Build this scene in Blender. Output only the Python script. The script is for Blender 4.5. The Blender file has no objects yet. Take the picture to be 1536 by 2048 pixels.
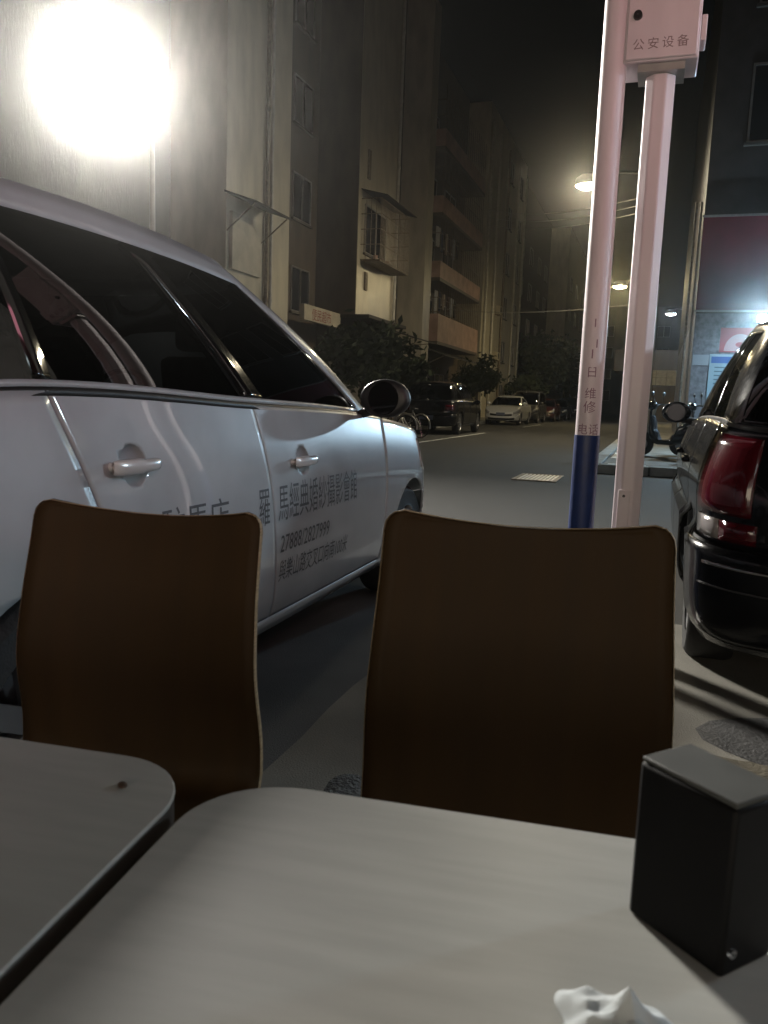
import bpy, bmesh, math, random
from mathutils import Vector, Matrix
random.seed(7)
R = math.radians
sc = bpy.context.scene
col = sc.collection

# ------------------------------------------------------------------ camera
CAM_H = 1.1
p, rho = R(8.07), R(2.1)
fw = Vector((0, math.cos(p), -math.sin(p)))
r0 = Vector((1, 0, 0)); u0 = Vector((0, math.sin(p), math.cos(p)))
rt = math.cos(rho)*r0 + math.sin(rho)*u0
up = -math.sin(rho)*r0 + math.cos(rho)*u0
cd = bpy.data.cameras.new('camera')
cam = bpy.data.objects.new('camera', cd); col.objects.link(cam)
M4 = Matrix((rt, up, -fw)).transposed().to_4x4(); M4.translation = (0, 0, CAM_H)
cam.matrix_world = M4
cd.sensor_fit = 'VERTICAL'; cd.sensor_height = 24.0; cd.lens = 24*1600/2048
cd.clip_start = 0.02; cd.clip_end = 1500
cd.dof.use_dof = True; cd.dof.focus_distance = 9.0; cd.dof.aperture_fstop = 8.5
sc.camera = cam

# ------------------------------------------------------------------ night sky, exposure
wd = bpy.data.worlds.new('World'); sc.world = wd; wd.use_nodes = True
nt = wd.node_tree; nt.nodes.clear()
sky = nt.nodes.new('ShaderNodeTexSky'); sky.sky_type = 'NISHITA'; sky.sun_disc = False
sky.sun_elevation = R(3); sky.sun_rotation = R(200); sky.air_density = 1.0; sky.dust_density = 2.0
bg = nt.nodes.new('ShaderNodeBackground'); bg.inputs['Strength'].default_value = 0.0006
wo = nt.nodes.new('ShaderNodeOutputWorld')
nt.links.new(sky.outputs[0], bg.inputs[0]); nt.links.new(bg.outputs[0], wo.inputs[0])
vs = sc.view_settings
vs.view_transform = 'Standard'; vs.look = 'None'; vs.exposure = 0.0; vs.gamma = 1.0
sc.cycles.use_denoising = True
sc.cycles.max_bounces = 8; sc.cycles.diffuse_bounces = 3; sc.cycles.glossy_bounces = 4
sc.cycles.transmission_bounces = 6; sc.cycles.transparent_max_bounces = 12
sc.cycles.sample_clamp_indirect = 3.0

# lamp radiances, lamps of the place plus the added fill windows
L_BIG, L_STREET, L_TUBE, L_SIGN, L_FLOOD, L_FAR, L_FILL_WIN, L_BAY = 950.0, 680.0, 28.0, 8.5, 2300.0, 120.0, 4.2, 400.0
HAZE = 0.0014

# ------------------------------------------------------------------ street frame
TH = R(18.4)
D = Vector((math.sin(TH), math.cos(TH), 0)); N = Vector((math.cos(TH), -math.sin(TH), 0))
ROT = math.pi/2 - TH
def W(s, w, z=0.0): return D*s + N*w + Vector((0, 0, z))

# ------------------------------------------------------------------ materials
MATS = {}
def mat(name, colr, rough=0.6, metal=0.0, var=0.0, scale=6.0, bump=0.0, bscale=None, coat=0.0, spec=0.5, col2=None, detail=6.0, stretch=None, emit=None):
    if name in MATS: return MATS[name]
    m = bpy.data.materials.new(name); m.use_nodes = True
    t = m.node_tree; b = t.nodes['Principled BSDF']
    c = (*colr, 1)
    b.inputs['Roughness'].default_value = rough; b.inputs['Metallic'].default_value = metal
    b.inputs['Base Color'].default_value = c
    b.inputs['Specular IOR Level'].default_value = spec
    if coat: b.inputs['Coat Weight'].default_value = coat; b.inputs['Coat Roughness'].default_value = 0.03
    if emit:
        b.inputs['Emission Color'].default_value = (*emit[0], 1); b.inputs['Emission Strength'].default_value = emit[1]
    if var or col2 or bump:
        tc = t.nodes.new('ShaderNodeTexCoord'); mp = t.nodes.new('ShaderNodeMapping')
        t.links.new(tc.outputs['Object'], mp.inputs[0])
        if stretch: mp.inputs['Scale'].default_value = stretch
        n1 = t.nodes.new('ShaderNodeTexNoise'); n1.inputs['Scale'].default_value = scale; n1.inputs['Detail'].default_value = detail
        t.links.new(mp.outputs[0], n1.inputs['Vector'])
        if var or col2:
            rp = t.nodes.new('ShaderNodeValToRGB')
            lo = tuple(x*(1-var) for x in colr); hi = col2 if col2 else tuple(min(1, x*(1+var)) for x in colr)
            rp.color_ramp.elements[0].color = (*lo, 1); rp.color_ramp.elements[1].color = (*hi, 1)
            rp.color_ramp.elements[0].position = 0.32; rp.color_ramp.elements[1].position = 0.68
            t.links.new(n1.outputs['Fac'], rp.inputs[0]); t.links.new(rp.outputs[0], b.inputs['Base Color'])
            mr = t.nodes.new('ShaderNodeMapRange'); mr.inputs[3].default_value = max(0.02, rough-0.08); mr.inputs[4].default_value = min(1, rough+0.08)
            t.links.new(n1.outputs['Fac'], mr.inputs[0]); t.links.new(mr.outputs[0], b.inputs['Roughness'])
        if bump:
            n2 = t.nodes.new('ShaderNodeTexNoise'); n2.inputs['Scale'].default_value = bscale or scale*4; n2.inputs['Detail'].default_value = 8
            t.links.new(mp.outputs[0], n2.inputs['Vector'])
            bp = t.nodes.new('ShaderNodeBump'); bp.inputs['Strength'].default_value = bump; bp.inputs['Distance'].default_value = 0.02
            t.links.new(n2.outputs['Fac'], bp.inputs['Height']); t.links.new(bp.outputs[0], b.inputs['Normal'])
    MATS[name] = m
    return m
def emat(name, colr, s):
    if name in MATS: return MATS[name]
    m = bpy.data.materials.new(name); m.use_nodes = True; t = m.node_tree; t.nodes.clear()
    e = t.nodes.new('ShaderNodeEmission'); e.inputs[0].default_value = (*colr, 1); e.inputs[1].default_value = s
    o = t.nodes.new('ShaderNodeOutputMaterial'); t.links.new(e.outputs[0], o.inputs[0]); MATS[name] = m
    return m
def glassmat(name, tint, rough=0.02, refl=1.5):
    if name in MATS: return MATS[name]
    m = bpy.data.materials.new(name); m.use_nodes = True; t = m.node_tree; t.nodes.clear()
    tr = t.nodes.new('ShaderNodeBsdfTransparent'); tr.inputs[0].default_value = (*tint, 1)
    gl = t.nodes.new('ShaderNodeBsdfGlossy'); gl.inputs['Roughness'].default_value = rough
    fr = t.nodes.new('ShaderNodeFresnel'); fr.inputs[0].default_value = refl
    mx = t.nodes.new('ShaderNodeMixShader'); o = t.nodes.new('ShaderNodeOutputMaterial')
    t.links.new(fr.outputs[0], mx.inputs[0]); t.links.new(tr.outputs[0], mx.inputs[1]); t.links.new(gl.outputs[0], mx.inputs[2])
    t.links.new(mx.outputs[0], o.inputs[0]); MATS[name] = m
    return m

asphalt = mat('asphalt', (.026, .025, .0225), .85, var=.35, scale=.7, bump=.35, bscale=240, detail=10)
concrete = mat('pavement_concrete', (.175, .167, .142), .85, var=.3, scale=1.6, bump=.3, bscale=160, detail=10)
kerb_m = mat('kerb_concrete', (.3, .3, .28), .85, var=.25, scale=4, bump=.4, bscale=40)
line_m = mat('worn_line_paint', (.5, .5, .47), .7, var=.55, scale=5, bump=.3, bscale=60)
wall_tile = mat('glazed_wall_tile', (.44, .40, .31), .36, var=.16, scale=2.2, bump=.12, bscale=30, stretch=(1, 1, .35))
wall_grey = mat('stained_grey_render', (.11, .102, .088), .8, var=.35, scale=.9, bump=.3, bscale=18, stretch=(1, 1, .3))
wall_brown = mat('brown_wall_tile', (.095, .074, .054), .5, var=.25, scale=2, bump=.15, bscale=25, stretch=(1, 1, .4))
wall_cream = mat('cream_panel', (.42, .38, .3), .6, var=.14, scale=3, bump=.1)
pink_wall = mat('pinkish_wall', (.36, .24, .19), .6, var=.2, scale=2, bump=.1)
pipe_m = mat('white_plastic_pipe', (.5, .48, .42), .4, var=.15, scale=5)
rust_m = mat('rusty_bars', (.20, .165, .125), .6, .4, var=.4, scale=14)
alu_m = mat('dull_aluminium', (.4, .39, .37), .4, .8, var=.12, scale=10)
dark_m = mat('dark_canopy', (.035, .032, .028), .8, var=.3, scale=5)
pane_m = mat('night_window_pane', (.012, .013, .015), .08, spec=.6)
black_p = mat('black_plastic', (.012, .012, .013), .42, var=.2, scale=30)
pillar_m = mat('pillar_black', (.002, .002, .0022), .06, spec=.4)
rubber = mat('tyre_rubber', (.014, .014, .014), .75, var=.3, scale=30, bump=.2)
chrome = mat('chrome', (.7, .7, .7), .12, 1.0)
rim_m = mat('alloy_rim', (.35, .35, .36), .3, .9)
white_paint = mat('white_car_paint', (.36, .395, .415), .32, coat=1.0, var=.10, scale=5, detail=10)
black_paint = mat('black_car_paint', (.004, .0045, .006), .2, coat=.35, spec=.35, var=.2, scale=40)
blue_paint = mat('dark_blue_car_paint', (.012, .016, .03), .25, coat=1.0)
grey_paint = mat('grey_car_paint', (.10, .10, .10), .28, .4, coat=1.0)
silver_paint = mat('silver_car_paint', (.36, .36, .36), .28, .5, coat=1.0)
maroon_paint = mat('maroon_car_paint', (.05, .012, .012), .28, coat=1.0)
tint_g = glassmat('tinted_car_glass', (.055, .058, .06), .015, 1.5)
tail_m = mat('tail_lamp_red', (.06, .002, .006), .14, coat=.5, spec=.5)
tail_c = mat('tail_lamp_clear', (.3, .28, .28), .1, coat=1.0)
lamp_g = mat('headlamp_glass', (.5, .5, .5), .08, .3, coat=1.0)
seat_m = mat('car_seat_cloth', (.10, .09, .085), .9, var=.2, scale=20)
text_m = mat('car_lettering', (.05, .055, .06), .5)
leaf_m = mat('leaf_dark', (.045, .06, .03), .6, var=.45, scale=1.3)
bark_m = mat('bark', (.09, .075, .06), .9, var=.4, scale=6, bump=.6, bscale=20)

# ------------------------------------------------------------------ mesh helpers
class MB:
    def __init__(self): self.v = []; self.f = []
    def add(self, vs, fs):
        o = len(self.v); self.v += [tuple(x) for x in vs]; self.f += [tuple(i+o for i in f) for f in fs]; return self
    def box(self, x0, x1, y0, y1, z0, z1):
        v = [(x, y, z) for z in (z0, z1) for y in (y0, y1) for x in (x0, x1)]
        return self.add(v, [(0, 2, 3, 1), (4, 5, 7, 6), (0, 1, 5, 4), (2, 6, 7, 3), (0, 4, 6, 2), (1, 3, 7, 5)])
    def tube(self, pts, rad, n=8, cap=True):
        pts = [Vector(q) for q in pts]; rings = []
        rr = rad if isinstance(rad, (list, tuple)) else [rad]*len(pts)
        prev = None
        for i, q in enumerate(pts):
            t = (pts[min(i+1, len(pts)-1)] - pts[max(i-1, 0)]).normalized()
            a = Vector((0, 0, 1)) if abs(t.z) < .9 else Vector((1, 0, 0))
            if prev is None: e1 = t.cross(a).normalized()
            else:
                e1 = (prev - t*prev.dot(t)).normalized()
            prev = e1; e2 = t.cross(e1)
            rings.append([q + rr[i]*(math.cos(2*math.pi*k/n)*e1 + math.sin(2*math.pi*k/n)*e2) for k in range(n)])
        vs = [x for r_ in rings for x in r_]; fs = []
        for i in range(len(pts)-1):
            for k in range(n): fs.append((i*n+k, i*n+(k+1) % n, (i+1)*n+(k+1) % n, (i+1)*n+k))
        if cap: fs.append(tuple(range(n-1, -1, -1))); fs.append(tuple(range((len(pts)-1)*n, len(pts)*n)))
        return self.add(vs, fs)
    def lathe(self, prof, axis='z', n=24, o=(0, 0, 0)):
        vs = []; fs = []
        for (r_, h) in prof:
            for k in range(n):
                c, s = math.cos(2*math.pi*k/n)*r_, math.sin(2*math.pi*k/n)*r_
                vs.append({'z': (o[0]+c, o[1]+s, o[2]+h), 'y': (o[0]+c, o[1]+h, o[2]+s), 'x': (o[0]+h, o[1]+c, o[2]+s)}[axis])
        for i in range(len(prof)-1):
            for k in range(n): fs.append((i*n+k, i*n+(k+1) % n, (i+1)*n+(k+1) % n, (i+1)*n+k))
        return self.add(vs, fs)
    def grid(self, fn, nu, nv, flip=False):
        vs = [fn(i/nu, j/nv) for j in range(nv+1) for i in range(nu+1)]
        fs = [(j*(nu+1)+i, j*(nu+1)+i+1, (j+1)*(nu+1)+i+1, (j+1)*(nu+1)+i) for j in range(nv) for i in range(nu)]
        if flip: fs = [f[::-1] for f in fs]
        return self.add(vs, fs)
    def prism(self, poly, h0, h1, axis='z'):
        n = len(poly)
        def q(a, b, h): return {'z': (a, b, h), 'y': (a, h, b), 'x': (h, a, b)}[axis]
        vs = [q(a, b, h0) for a, b in poly] + [q(a, b, h1) for a, b in poly]
        fs = [tuple(range(n-1, -1, -1)), tuple(range(n, 2*n))] + [(i, (i+1) % n, n+(i+1) % n, n+i) for i in range(n)]
        return self.add(vs, fs)
    def ball(self, c, rx, ry, rz, nu=20, nv=12):
        def fn(u, v):
            a, b = 2*math.pi*u, math.pi*(v-.5)
            return (c[0]+rx*math.cos(b)*math.cos(a), c[1]+ry*math.cos(b)*math.sin(a), c[2]+rz*math.sin(b))
        return self.grid(fn, nu, nv)
    def build(self, name, m, parent=None, smooth=True, bevel=0.0, ang=40, solid=0.0, recalc=True, weld=True):
        me = bpy.data.meshes.new(name); me.from_pydata(self.v, [], self.f)
        if recalc or weld:
            bm = bmesh.new(); bm.from_mesh(me)
            if weld: bmesh.ops.remove_doubles(bm, verts=bm.verts, dist=1e-5)
            if recalc: bmesh.ops.recalc_face_normals(bm, faces=bm.faces)
            bm.to_mesh(me); bm.free()
        me.materials.append(m)
        if smooth:
            me.polygons.foreach_set('use_smooth', [True]*len(me.polygons)); me.set_sharp_from_angle(angle=R(ang))
        o = bpy.data.objects.new(name, me); col.objects.link(o)
        if parent: o.parent = parent
        if solid:
            md = o.modifiers.new('thickness', 'SOLIDIFY'); md.thickness = solid; md.offset = -1
        if bevel:
            md = o.modifiers.new('bevel', 'BEVEL'); md.width = bevel; md.segments = 2; md.limit_method = 'ANGLE'
        return o
def tag(o, label=None, cat=None, group=None, kind=None):
    if label: o['label'] = label
    if cat: o['category'] = cat
    if group: o['group'] = group
    if kind: o['kind'] = kind
    return o
def thing(name, label, cat, loc, rz=0.0, group=None):
    o = bpy.data.objects.new(name, None); o.empty_display_size = .2; col.objects.link(o)
    o.location = loc; o.rotation_euler = (0, 0, rz)
    return tag(o, label, cat, group)
def sthing(name, label, cat, s, w, z=0, rz=0.0, group=None):
    return thing(name, label, cat, W(s, w, z), ROT+rz, group)
def place(o, s, w, z=0, rz=0):
    o.location = W(s, w, z); o.rotation_euler = (0, 0, ROT+rz); return o
def copy_tree(o, parent=None):
    c = o.copy(); col.objects.link(c); c.parent = parent
    for ch in list(o.children): copy_tree(ch, c)
    return c
def text_mesh(s, size, mapper, name, m, parent, align='LEFT', spacing=1.0, rows=None):
    cu = bpy.data.curves.new('txt', 'FONT'); cu.body = s; cu.size = size; cu.space_character = spacing; cu.align_x = align
    cu.resolution_u = 2
    ob = bpy.data.objects.new('txt', cu); col.objects.link(ob)
    dg = bpy.context.evaluated_depsgraph_get(); me = bpy.data.meshes.new_from_object(ob.evaluated_get(dg))
    bpy.data.objects.remove(ob); bpy.data.curves.remove(cu)
    bm = bmesh.new(); bm.from_mesh(me)
    for v in bm.verts: v.co = Vector(mapper(v.co.x, v.co.y))
    bm.to_mesh(me); bm.free()
    me.materials.clear(); me.materials.append(m); me.name = name
    o = bpy.data.objects.new(name, me); col.objects.link(o); o.parent = parent
    return o
def lerp(a, b, t): return a + (b-a)*t
def smooth(t): t = max(0, min(1, t)); return t*t*(3-2*t)
def crom(tab, x):
    if x <= tab[0][0]: return tab[0][1]
    if x >= tab[-1][0]: return tab[-1][1]
    for i in range(len(tab)-1):
        if x <= tab[i+1][0]:
            (a, b), (c, d) = tab[i], tab[i+1]; h = c-a; t = (x-a)/h
            def sl(k):
                lo, hi = max(0, k-1), min(len(tab)-1, k+1); return (tab[hi][1]-tab[lo][1])/(tab[hi][0]-tab[lo][0])
            m0, m1 = sl(i)*h, sl(i+1)*h; t2, t3 = t*t, t*t*t
            return (2*t3-3*t2+1)*b+(t3-2*t2+t)*m0+(-2*t3+3*t2)*d+(t3-t2)*m1
def interp(tab, x, sm=True):
    if x <= tab[0][0]: return tab[0][1]
    for (a, b), (c, d) in zip(tab, tab[1:]):
        if x <= c:
            t = (x-a)/(c-a); return b+(d-b)*(smooth(t) if sm else t)
    return tab[-1][1]

# ------------------------------------------------------------------ the setting: ground
g = MB()
g.grid(lambda u, v: (lerp(-60, 260, u), lerp(-70, 70, v), 0), 40, 18)
place(tag(g.build('road', asphalt, smooth=False), kind='structure'), 0, 0)
# concrete forecourt on which the tables stand (ends at a ragged edge beside the parked cars)
edge = []
ss = [-12 + .25*i for i in range(66)]
for s in ss: edge.append((s, 1.0 + .010*math.sin(s*3.1)+.007*math.sin(s*7.7)))
mbp = MB()
n = len(edge)
vs_ = [(s, y, .012) for s, y in edge] + [(s, -12.0, .012) for s, y in edge] + [(s, y+.015, -.02) for s, y in edge]
fs_ = [(i, n+i, n+i+1, i+1) for i in range(n-1)] + [(i, i+1, 2*n+i+1, 2*n+i) for i in range(n-1)]
mbp.add(vs_, fs_)
place(tag(mbp.build('forecourt', concrete, smooth=False), kind='structure'), 0, 0)
sp_ = MB(); sp_.grid(lambda u, v: (lerp(-12, 6.2+.25*math.sin(9*v), u), lerp(.9, 3.6, v), .006), 40, 8)
place(tag(sp_.build('parking_strip', mat('worn_grey_asphalt', (.085, .088, .09), .85, var=.35, scale=1.1, bump=.35, bscale=200, detail=12), smooth=False), kind='structure'), 0, 0)
# far right pavement beyond the side road, with kerb stones
pv = MB(); pv.box(14.0, 70, -25, .80, .0, .128)
pave = place(tag(pv.build('pavement', concrete, smooth=False), kind='structure'), 0, 0)
ks = MB(); ks.box(0, .24, -.485, .485, 0, .15)
k0 = ks.build('kerb_stone', kerb_m, pave, bevel=.012)
for i in range(9):
    k = k0 if i == 0 else k0.copy()
    if i: col.objects.link(k); k.parent = pave
    k.location = (13.75+random.uniform(-.006, .006), .54-i*1.0, random.uniform(-.006, .004)); k.rotation_euler = (0, 0, random.uniform(-.008, .008))
for i in range(14):
    k = k0.copy(); col.objects.link(k); k.parent = pave
    k.location = (14.5+i*1.0, .82, random.uniform(-.006, .004)); k.rotation_euler = (0, 0, math.pi/2+random.uniform(-.008, .008))
# left pavement in front of the flats
lp = MB(); lp.box(-20, 140, 8.6, 16, 0, .12)
lpave = place(tag(lp.build('pavement', concrete, smooth=False), kind='structure'), 0, 0)
for i in range(40):
    k = k0.copy(); col.objects.link(k); k.parent = lpave
    k.location = (12.5+i*1.0, 8.48, random.uniform(-.006, .004)); k.rotation_euler = (0, 0, -math.pi/2)
# worn parking line along the left lane
ln = MB(); ln.box(12, 28.6, 5.75, 5.85, .002, .005); ln.box(38, 44, 5.85, 5.95, .002, .005)
place(tag(ln.build('road_line', line_m, smooth=False), kind='structure'), 0, 0)
# white painted kerb mark on the far corner
wl = MB(); wl.box(15.9, 17.9, .62, .76, .129, .134); wl.box(14.15, 14.3, .1, .72, .129, .134)
place(tag(wl.build('road_line', mat('white_line_paint', (.7, .7, .68), .6, var=.2, scale=6), smooth=False), kind='structure'), 0, 0)

# ------------------------------------------------------------------ cars
def superx(a, c, s): return math.copysign(abs(a)**c, a)
class Car:
    def __init__(self, root, **k):
        self.root = root; self.__dict__.update(dict(
            xf=2.3, xr=-1.95, Lf=.75, Lr=.6, pf=2.5, pr=2.8, yh=.86, zlo=.22, crown=.05,
            zs=[(-1.95, 1.0), (0, 1.05), (1.2, 1.0), (2.3, .72)],
            off=[(0, -.07), (.16, -.022), (.40, 0), (.62, .002), (.80, -.016), (1, -.055)],
            xc=1.45, xb=-1.85, yb=.80, Lcf=.5, Lcb=.3, xrf=.3, xrb=-1.6, Lrf=.4, Lrb=.3, yr=.58, zr=1.55, roofdrop=.06, roofcrown=.05,
            bulge=.05, bulgex=.05, wheels=(1.5, -1.15), wr=.315, ar=.37, paint=white_paint, step=.04, seams=(1.02, -.12, -1.10), seam_fn=None,
            glass=tint_g, pillar=pillar_m, handles='bar', interior=True, tinted=True)); self.__dict__.update(k)
        self.side0 = self.xf-self.Lf; self.side1 = self.xr+self.Lr
    def out(self, a):
        if a < 1:
            ph = a*math.pi/2
            return (self.xf-self.Lf+self.Lf*max(0, math.cos(ph))**(2/self.pf), self.yh*math.sin(ph)**(2/self.pf))
        if a <= 2:
            return (lerp(self.side0, self.side1, a-1), self.yh+.012*math.sin(math.pi*(a-1)))
        ph = (3-a)*math.pi/2
        return (self.xr+self.Lr-self.Lr*max(0, math.cos(ph))**(2/self.pr), self.yh*max(0, math.sin(ph))**(2/self.pr))
    def ax(self, x): return 1+(self.side0-x)/(self.side0-self.side1)
    def F(self, a, v, lift=0.0):
        x, y = self.out(a); e = 1e-3
        x1, y1 = self.out(min(3, a+e)); x0, y0 = self.out(max(0, a-e))
        tx, ty = x1-x0, y1-y0; l = math.hypot(tx, ty) or 1
        nx, ny = -ty/l*-1, tx/l*-1
        if a < .002: nx, ny = 1, 0
        if a > 2.998: nx, ny = -1, 0
        o = crom(self.off, v)+lift
        zs = crom(self.zs, x)
        X, Y = x+nx*o, y+ny*o
        return (X, max(0.0, Y), lerp(self.zlo, zs, v))
    def vz(self, x, z): return (z-self.zlo)/(crom(self.zs, x)-self.zlo)
    def patch(self, name, a0, a1, v0, v1, sides, m, parent=None, lift=0.0, cut=True, holes=(), skirt=.014, step=None):
        st = step or self.step
        fa0 = a0 if callable(a0) else (lambda v: a0)
        fa1 = a1 if callable(a1) else (lambda v: a1)
        q0, q1 = self.out(fa0(.5)), self.out(fa1(.5))
        am = (fa0(.5)+fa1(.5))/2; qm = self.out(am)
        ln_ = math.dist(q0, qm)+math.dist(qm, q1)
        na = max(2, int(ln_/st)); nv = max(2, int((v1-v0)*.85/st))
        mb = MB()
        for sg in sides:
            pts = {}
            def P(i, j, dl=0.0):
                v = lerp(v0, v1, j/nv); a = lerp(fa0(v), fa1(v), i/na)
                return self.F(a, v, lift+dl)
            grid = [[P(i, j) for i in range(na+1)] for j in range(nv+1)]
            circ = [(wx, self.wr, self.ar) for wx in self.wheels] if cut else []
            circ += list(holes)
            ins = [[None]*(na+1) for _ in range(nv+1)]
            for j in range(nv+1):
                for i in range(na+1):
                    for c in circ:
                        if math.hypot(grid[j][i][0]-c[0], grid[j][i][2]-c[1]) < c[2] and grid[j][i][1] > .5: ins[j][i] = c
            vmap = {}; vs = []; fs = []
            def vid(i, j):
                if (i, j) not in vmap:
                    q = grid[j][i]; c = ins[j][i]
                    if c:
                        dx, dz = q[0]-c[0], q[2]-c[1]; l = math.hypot(dx, dz) or 1e-6
                        nx_, nz_ = c[0]+dx/l*c[2], c[1]+dz/l*c[2]
                        yq = q[1]
                        if self.side1 < nx_ < self.side0: yq = self.F(self.ax(nx_), max(0, min(1, self.vz(nx_, nz_))), lift)[1]
                        q = (nx_, yq, nz_)
                    vmap[(i, j)] = len(vs); vs.append((q[0], sg*q[1], q[2]))
                return vmap[(i, j)]
            for j in range(nv):
                for i in range(na):
                    cs = [(i, j), (i+1, j), (i+1, j+1), (i, j+1)]
                    if all(ins[b][a_] for a_, b in cs): continue
                    fs.append(tuple(vid(*c) for c in cs))
            mb.add(vs, fs)
        bm = bmesh.new(); me = bpy.data.meshes.new(name); me.from_pydata(mb.v, [], mb.f); bm.from_mesh(me)
        bmesh.ops.remove_doubles(bm, verts=bm.verts, dist=2e-4)
        bmesh.ops.dissolve_degenerate(bm, edges=bm.edges, dist=1e-4)
        bmesh.ops.recalc_face_normals(bm, faces=bm.faces)
        tot = sum(f_.normal.y*f_.calc_center_median().y + f_.normal.x*f_.calc_center_median().x*.2 for f_ in bm.faces)
        if tot < 0: bmesh.ops.reverse_faces(bm, faces=bm.faces)
        bm.to_mesh(me); bm.free()
        me.materials.append(m); me.polygons.foreach_set('use_smooth', [True]*len(me.polygons)); me.set_sharp_from_angle(angle=R(50))
        o = bpy.data.objects.new(name, me); col.objects.link(o); o.parent = parent or self.root
        md = o.modifiers.new('thickness', 'SOLIDIFY'); md.thickness = skirt; md.offset = -1
        return o
    def seam(self, k):
        x0 = self.seams[k]
        if self.seam_fn: return lambda v: self.ax(self.seam_fn(k, v))
        return lambda v: self.ax(x0)
    def shell(self):
        gp = .0035/(self.side0-self.side1)
        ab = self.ax(self.wheels[0]+self.ar+.05); rb = self.ax(self.wheels[1]-self.ar-.05)
        self.doors = {}
        self.patch('front_bumper', 0, ab-gp, 0, .52, (1, -1), self.paint)
        self.patch('nose_panel', 0, ab-gp, .53, 1, (1, -1), self.paint)
        self.patch('rear_bumper', rb+gp, 3, 0, .47, (1, -1), self.paint)
        self.patch('tailgate', rb+gp, 3, .48, 1, (1, -1), self.paint)
        for sg in (-1, 1):
            s0, s1, s2 = self.seam(0), self.seam(1), self.seam(2)
            self.patch('fender', ab, lambda v: s0(v)-gp, 0, 1, (sg,), self.paint)
            self.doors['f', sg] = self.patch('front_door', lambda v: s0(v)+gp, lambda v: s1(v)-gp, .075, 1, (sg,), self.paint, holes=self.hole(sg, 0), step=.015 if self.hole(sg, 0) and sg < 0 else None)
            self.doors['r', sg] = self.patch('rear_door', lambda v: s1(v)+gp, lambda v: s2(v)-gp, .075, 1, (sg,), self.paint, holes=self.hole(sg, 1), step=.015 if self.hole(sg, 1) and sg < 0 else None)
            self.patch('quarter_panel', lambda v: s2(v)+gp, rb, 0, 1, (sg,), self.paint)
            self.patch('sill', lambda v: self.ax(self.wheels[0]-self.ar), lambda v: self.ax(self.wheels[1]+self.ar), 0, .068, (sg,), self.paint, cut=False)
        # dark inner shell seen through the gaps, and the floor
        u = MB()
        w0, w1 = self.wheels
        for x0, x1, y in ((self.xr+.35, w1-.40, .6), (w1-.40, w1+.40, .5), (w1+.40, w0-.40, self.yh-.1), (w0-.40, w0+.40, .5), (w0+.40, self.xf-.4, .6)):
            u.box(x0, x1, -y, y, self.zlo-.02, self.zlo+.42)
        u.build('underbody', black_p, self.root, smooth=False)
    def hole(self, sg, k):
        return ()
    def top(self, name, a0, a1, m, crown=None):
        crown = self.crown if crown is None else crown
        n = max(4, int(abs(self.out(a0)[0]-self.out(a1)[0])/self.step)); mb = MB()
        for sg in (1, -1):
            def fn(u, v):
                a = lerp(a0, a1, u); x, y, z = self.F(a, 1); yy = y*(1-v)
                return (x, sg*yy, z-.002+crown*min(1, y/self.yh*1.3)*(1-(1-v)**2))
            mb.grid(fn, n, 8, flip=sg < 0)
        return mb.build(name, m, self.root, recalc=True)
    # cabin: a loft between the belt outline and the roof outline
    def cout(self, a, b):
        if b == 0: xf, xr, Lf, Lr, yh, pf, pr = self.xc, self.xb, self.Lcf, self.Lcb, self.yb, 2.6, 3
        else: xf, xr, Lf, Lr, yh, pf, pr = self.xrf, self.xrb, self.Lrf, self.Lrb, self.yr, 2.8, 3.2
        if a < 1:
            ph = a*math.pi/2; return (xf-Lf+Lf*math.cos(ph)**(2/pf), yh*math.sin(ph)**(2/pf))
        if a <= 2: return (lerp(xf-Lf, xr+Lr, a-1), yh+.02*math.sin(math.pi*(a-1)))
        ph = (3-a)*math.pi/2
        return (xr+Lr-Lr*max(0, math.cos(ph))**(2/pr), yh*max(0, math.sin(ph))**(2/pr))
    def zroof(self, x):
        xm = (self.xrf+self.xrb)/2+.05; h = (self.xrf-self.xrb)/2
        return self.zr-self.roofdrop*((x-xm)/h)**2
    def G(self, a, t, lift=0.0):
        bx, by = self.cout(a, 0); tx, ty = self.cout(a, 1)
        bz = crom(self.zs, bx)-.012; tz = self.zroof(tx)
        x, y, z = lerp(bx, tx, t), lerp(by, ty, t), lerp(bz, tz, t)
        k = math.sin(math.pi*t)
        fr = max(0.0, min(1.0, (1.15-a)/.5)); rr = max(0.0, min(1.0, (a-1.85)/.5))
        z += self.bulge*k*.6*max(fr, .35); y += self.bulge*k*(.5 if by > .3 else 0)
        x += self.bulgex*k*(fr-rr)
        return (x, y, z)
    def cax(self, x):                       # side parameter whose belt point is at x
        x0, x1 = self.xc-self.Lcf, self.xb+self.Lcb
        return 1+(x0-x)/(x0-x1)
    def cabin(self, sidewins, front=(0, .86), rear=(2.3, 3), t0=.05, t1=.86, belt=None):
        cols = set(); rows = {0, t0, t1, .93, .985, 1}
        wins = [('windshield', front[0], front[1], .04, .93, 0), ('rear_window', rear[0], rear[1], .10, .90, 0)]
        for (nm, x0, x1) in sidewins: wins.append((nm, self.cax(x0), self.cax(x1), t0, t1, 1))
        na = max(30, int(4.5/self.step/1.6))
        for w_ in wins: cols |= {round(w_[1], 5), round(w_[2], 5)}; rows |= {w_[3], w_[4]}
        cols |= {round(3*i/na, 5) for i in range(na+1)}
        nt_ = 12 if self.step < .07 else 6
        rows |= {i/nt_ for i in range(nt_+1)}
        cols = sorted(c for c in cols if 0 <= c <= 3); rows = sorted(rows)
        # merge columns closer than a hair to a window edge
        keep = {round(w_[k], 5) for w_ in wins for k in (1, 2)} | {0, 3}
        cols = [c for c in cols if c in keep or all(abs(c-k) > .012 for k in keep)]
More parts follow.
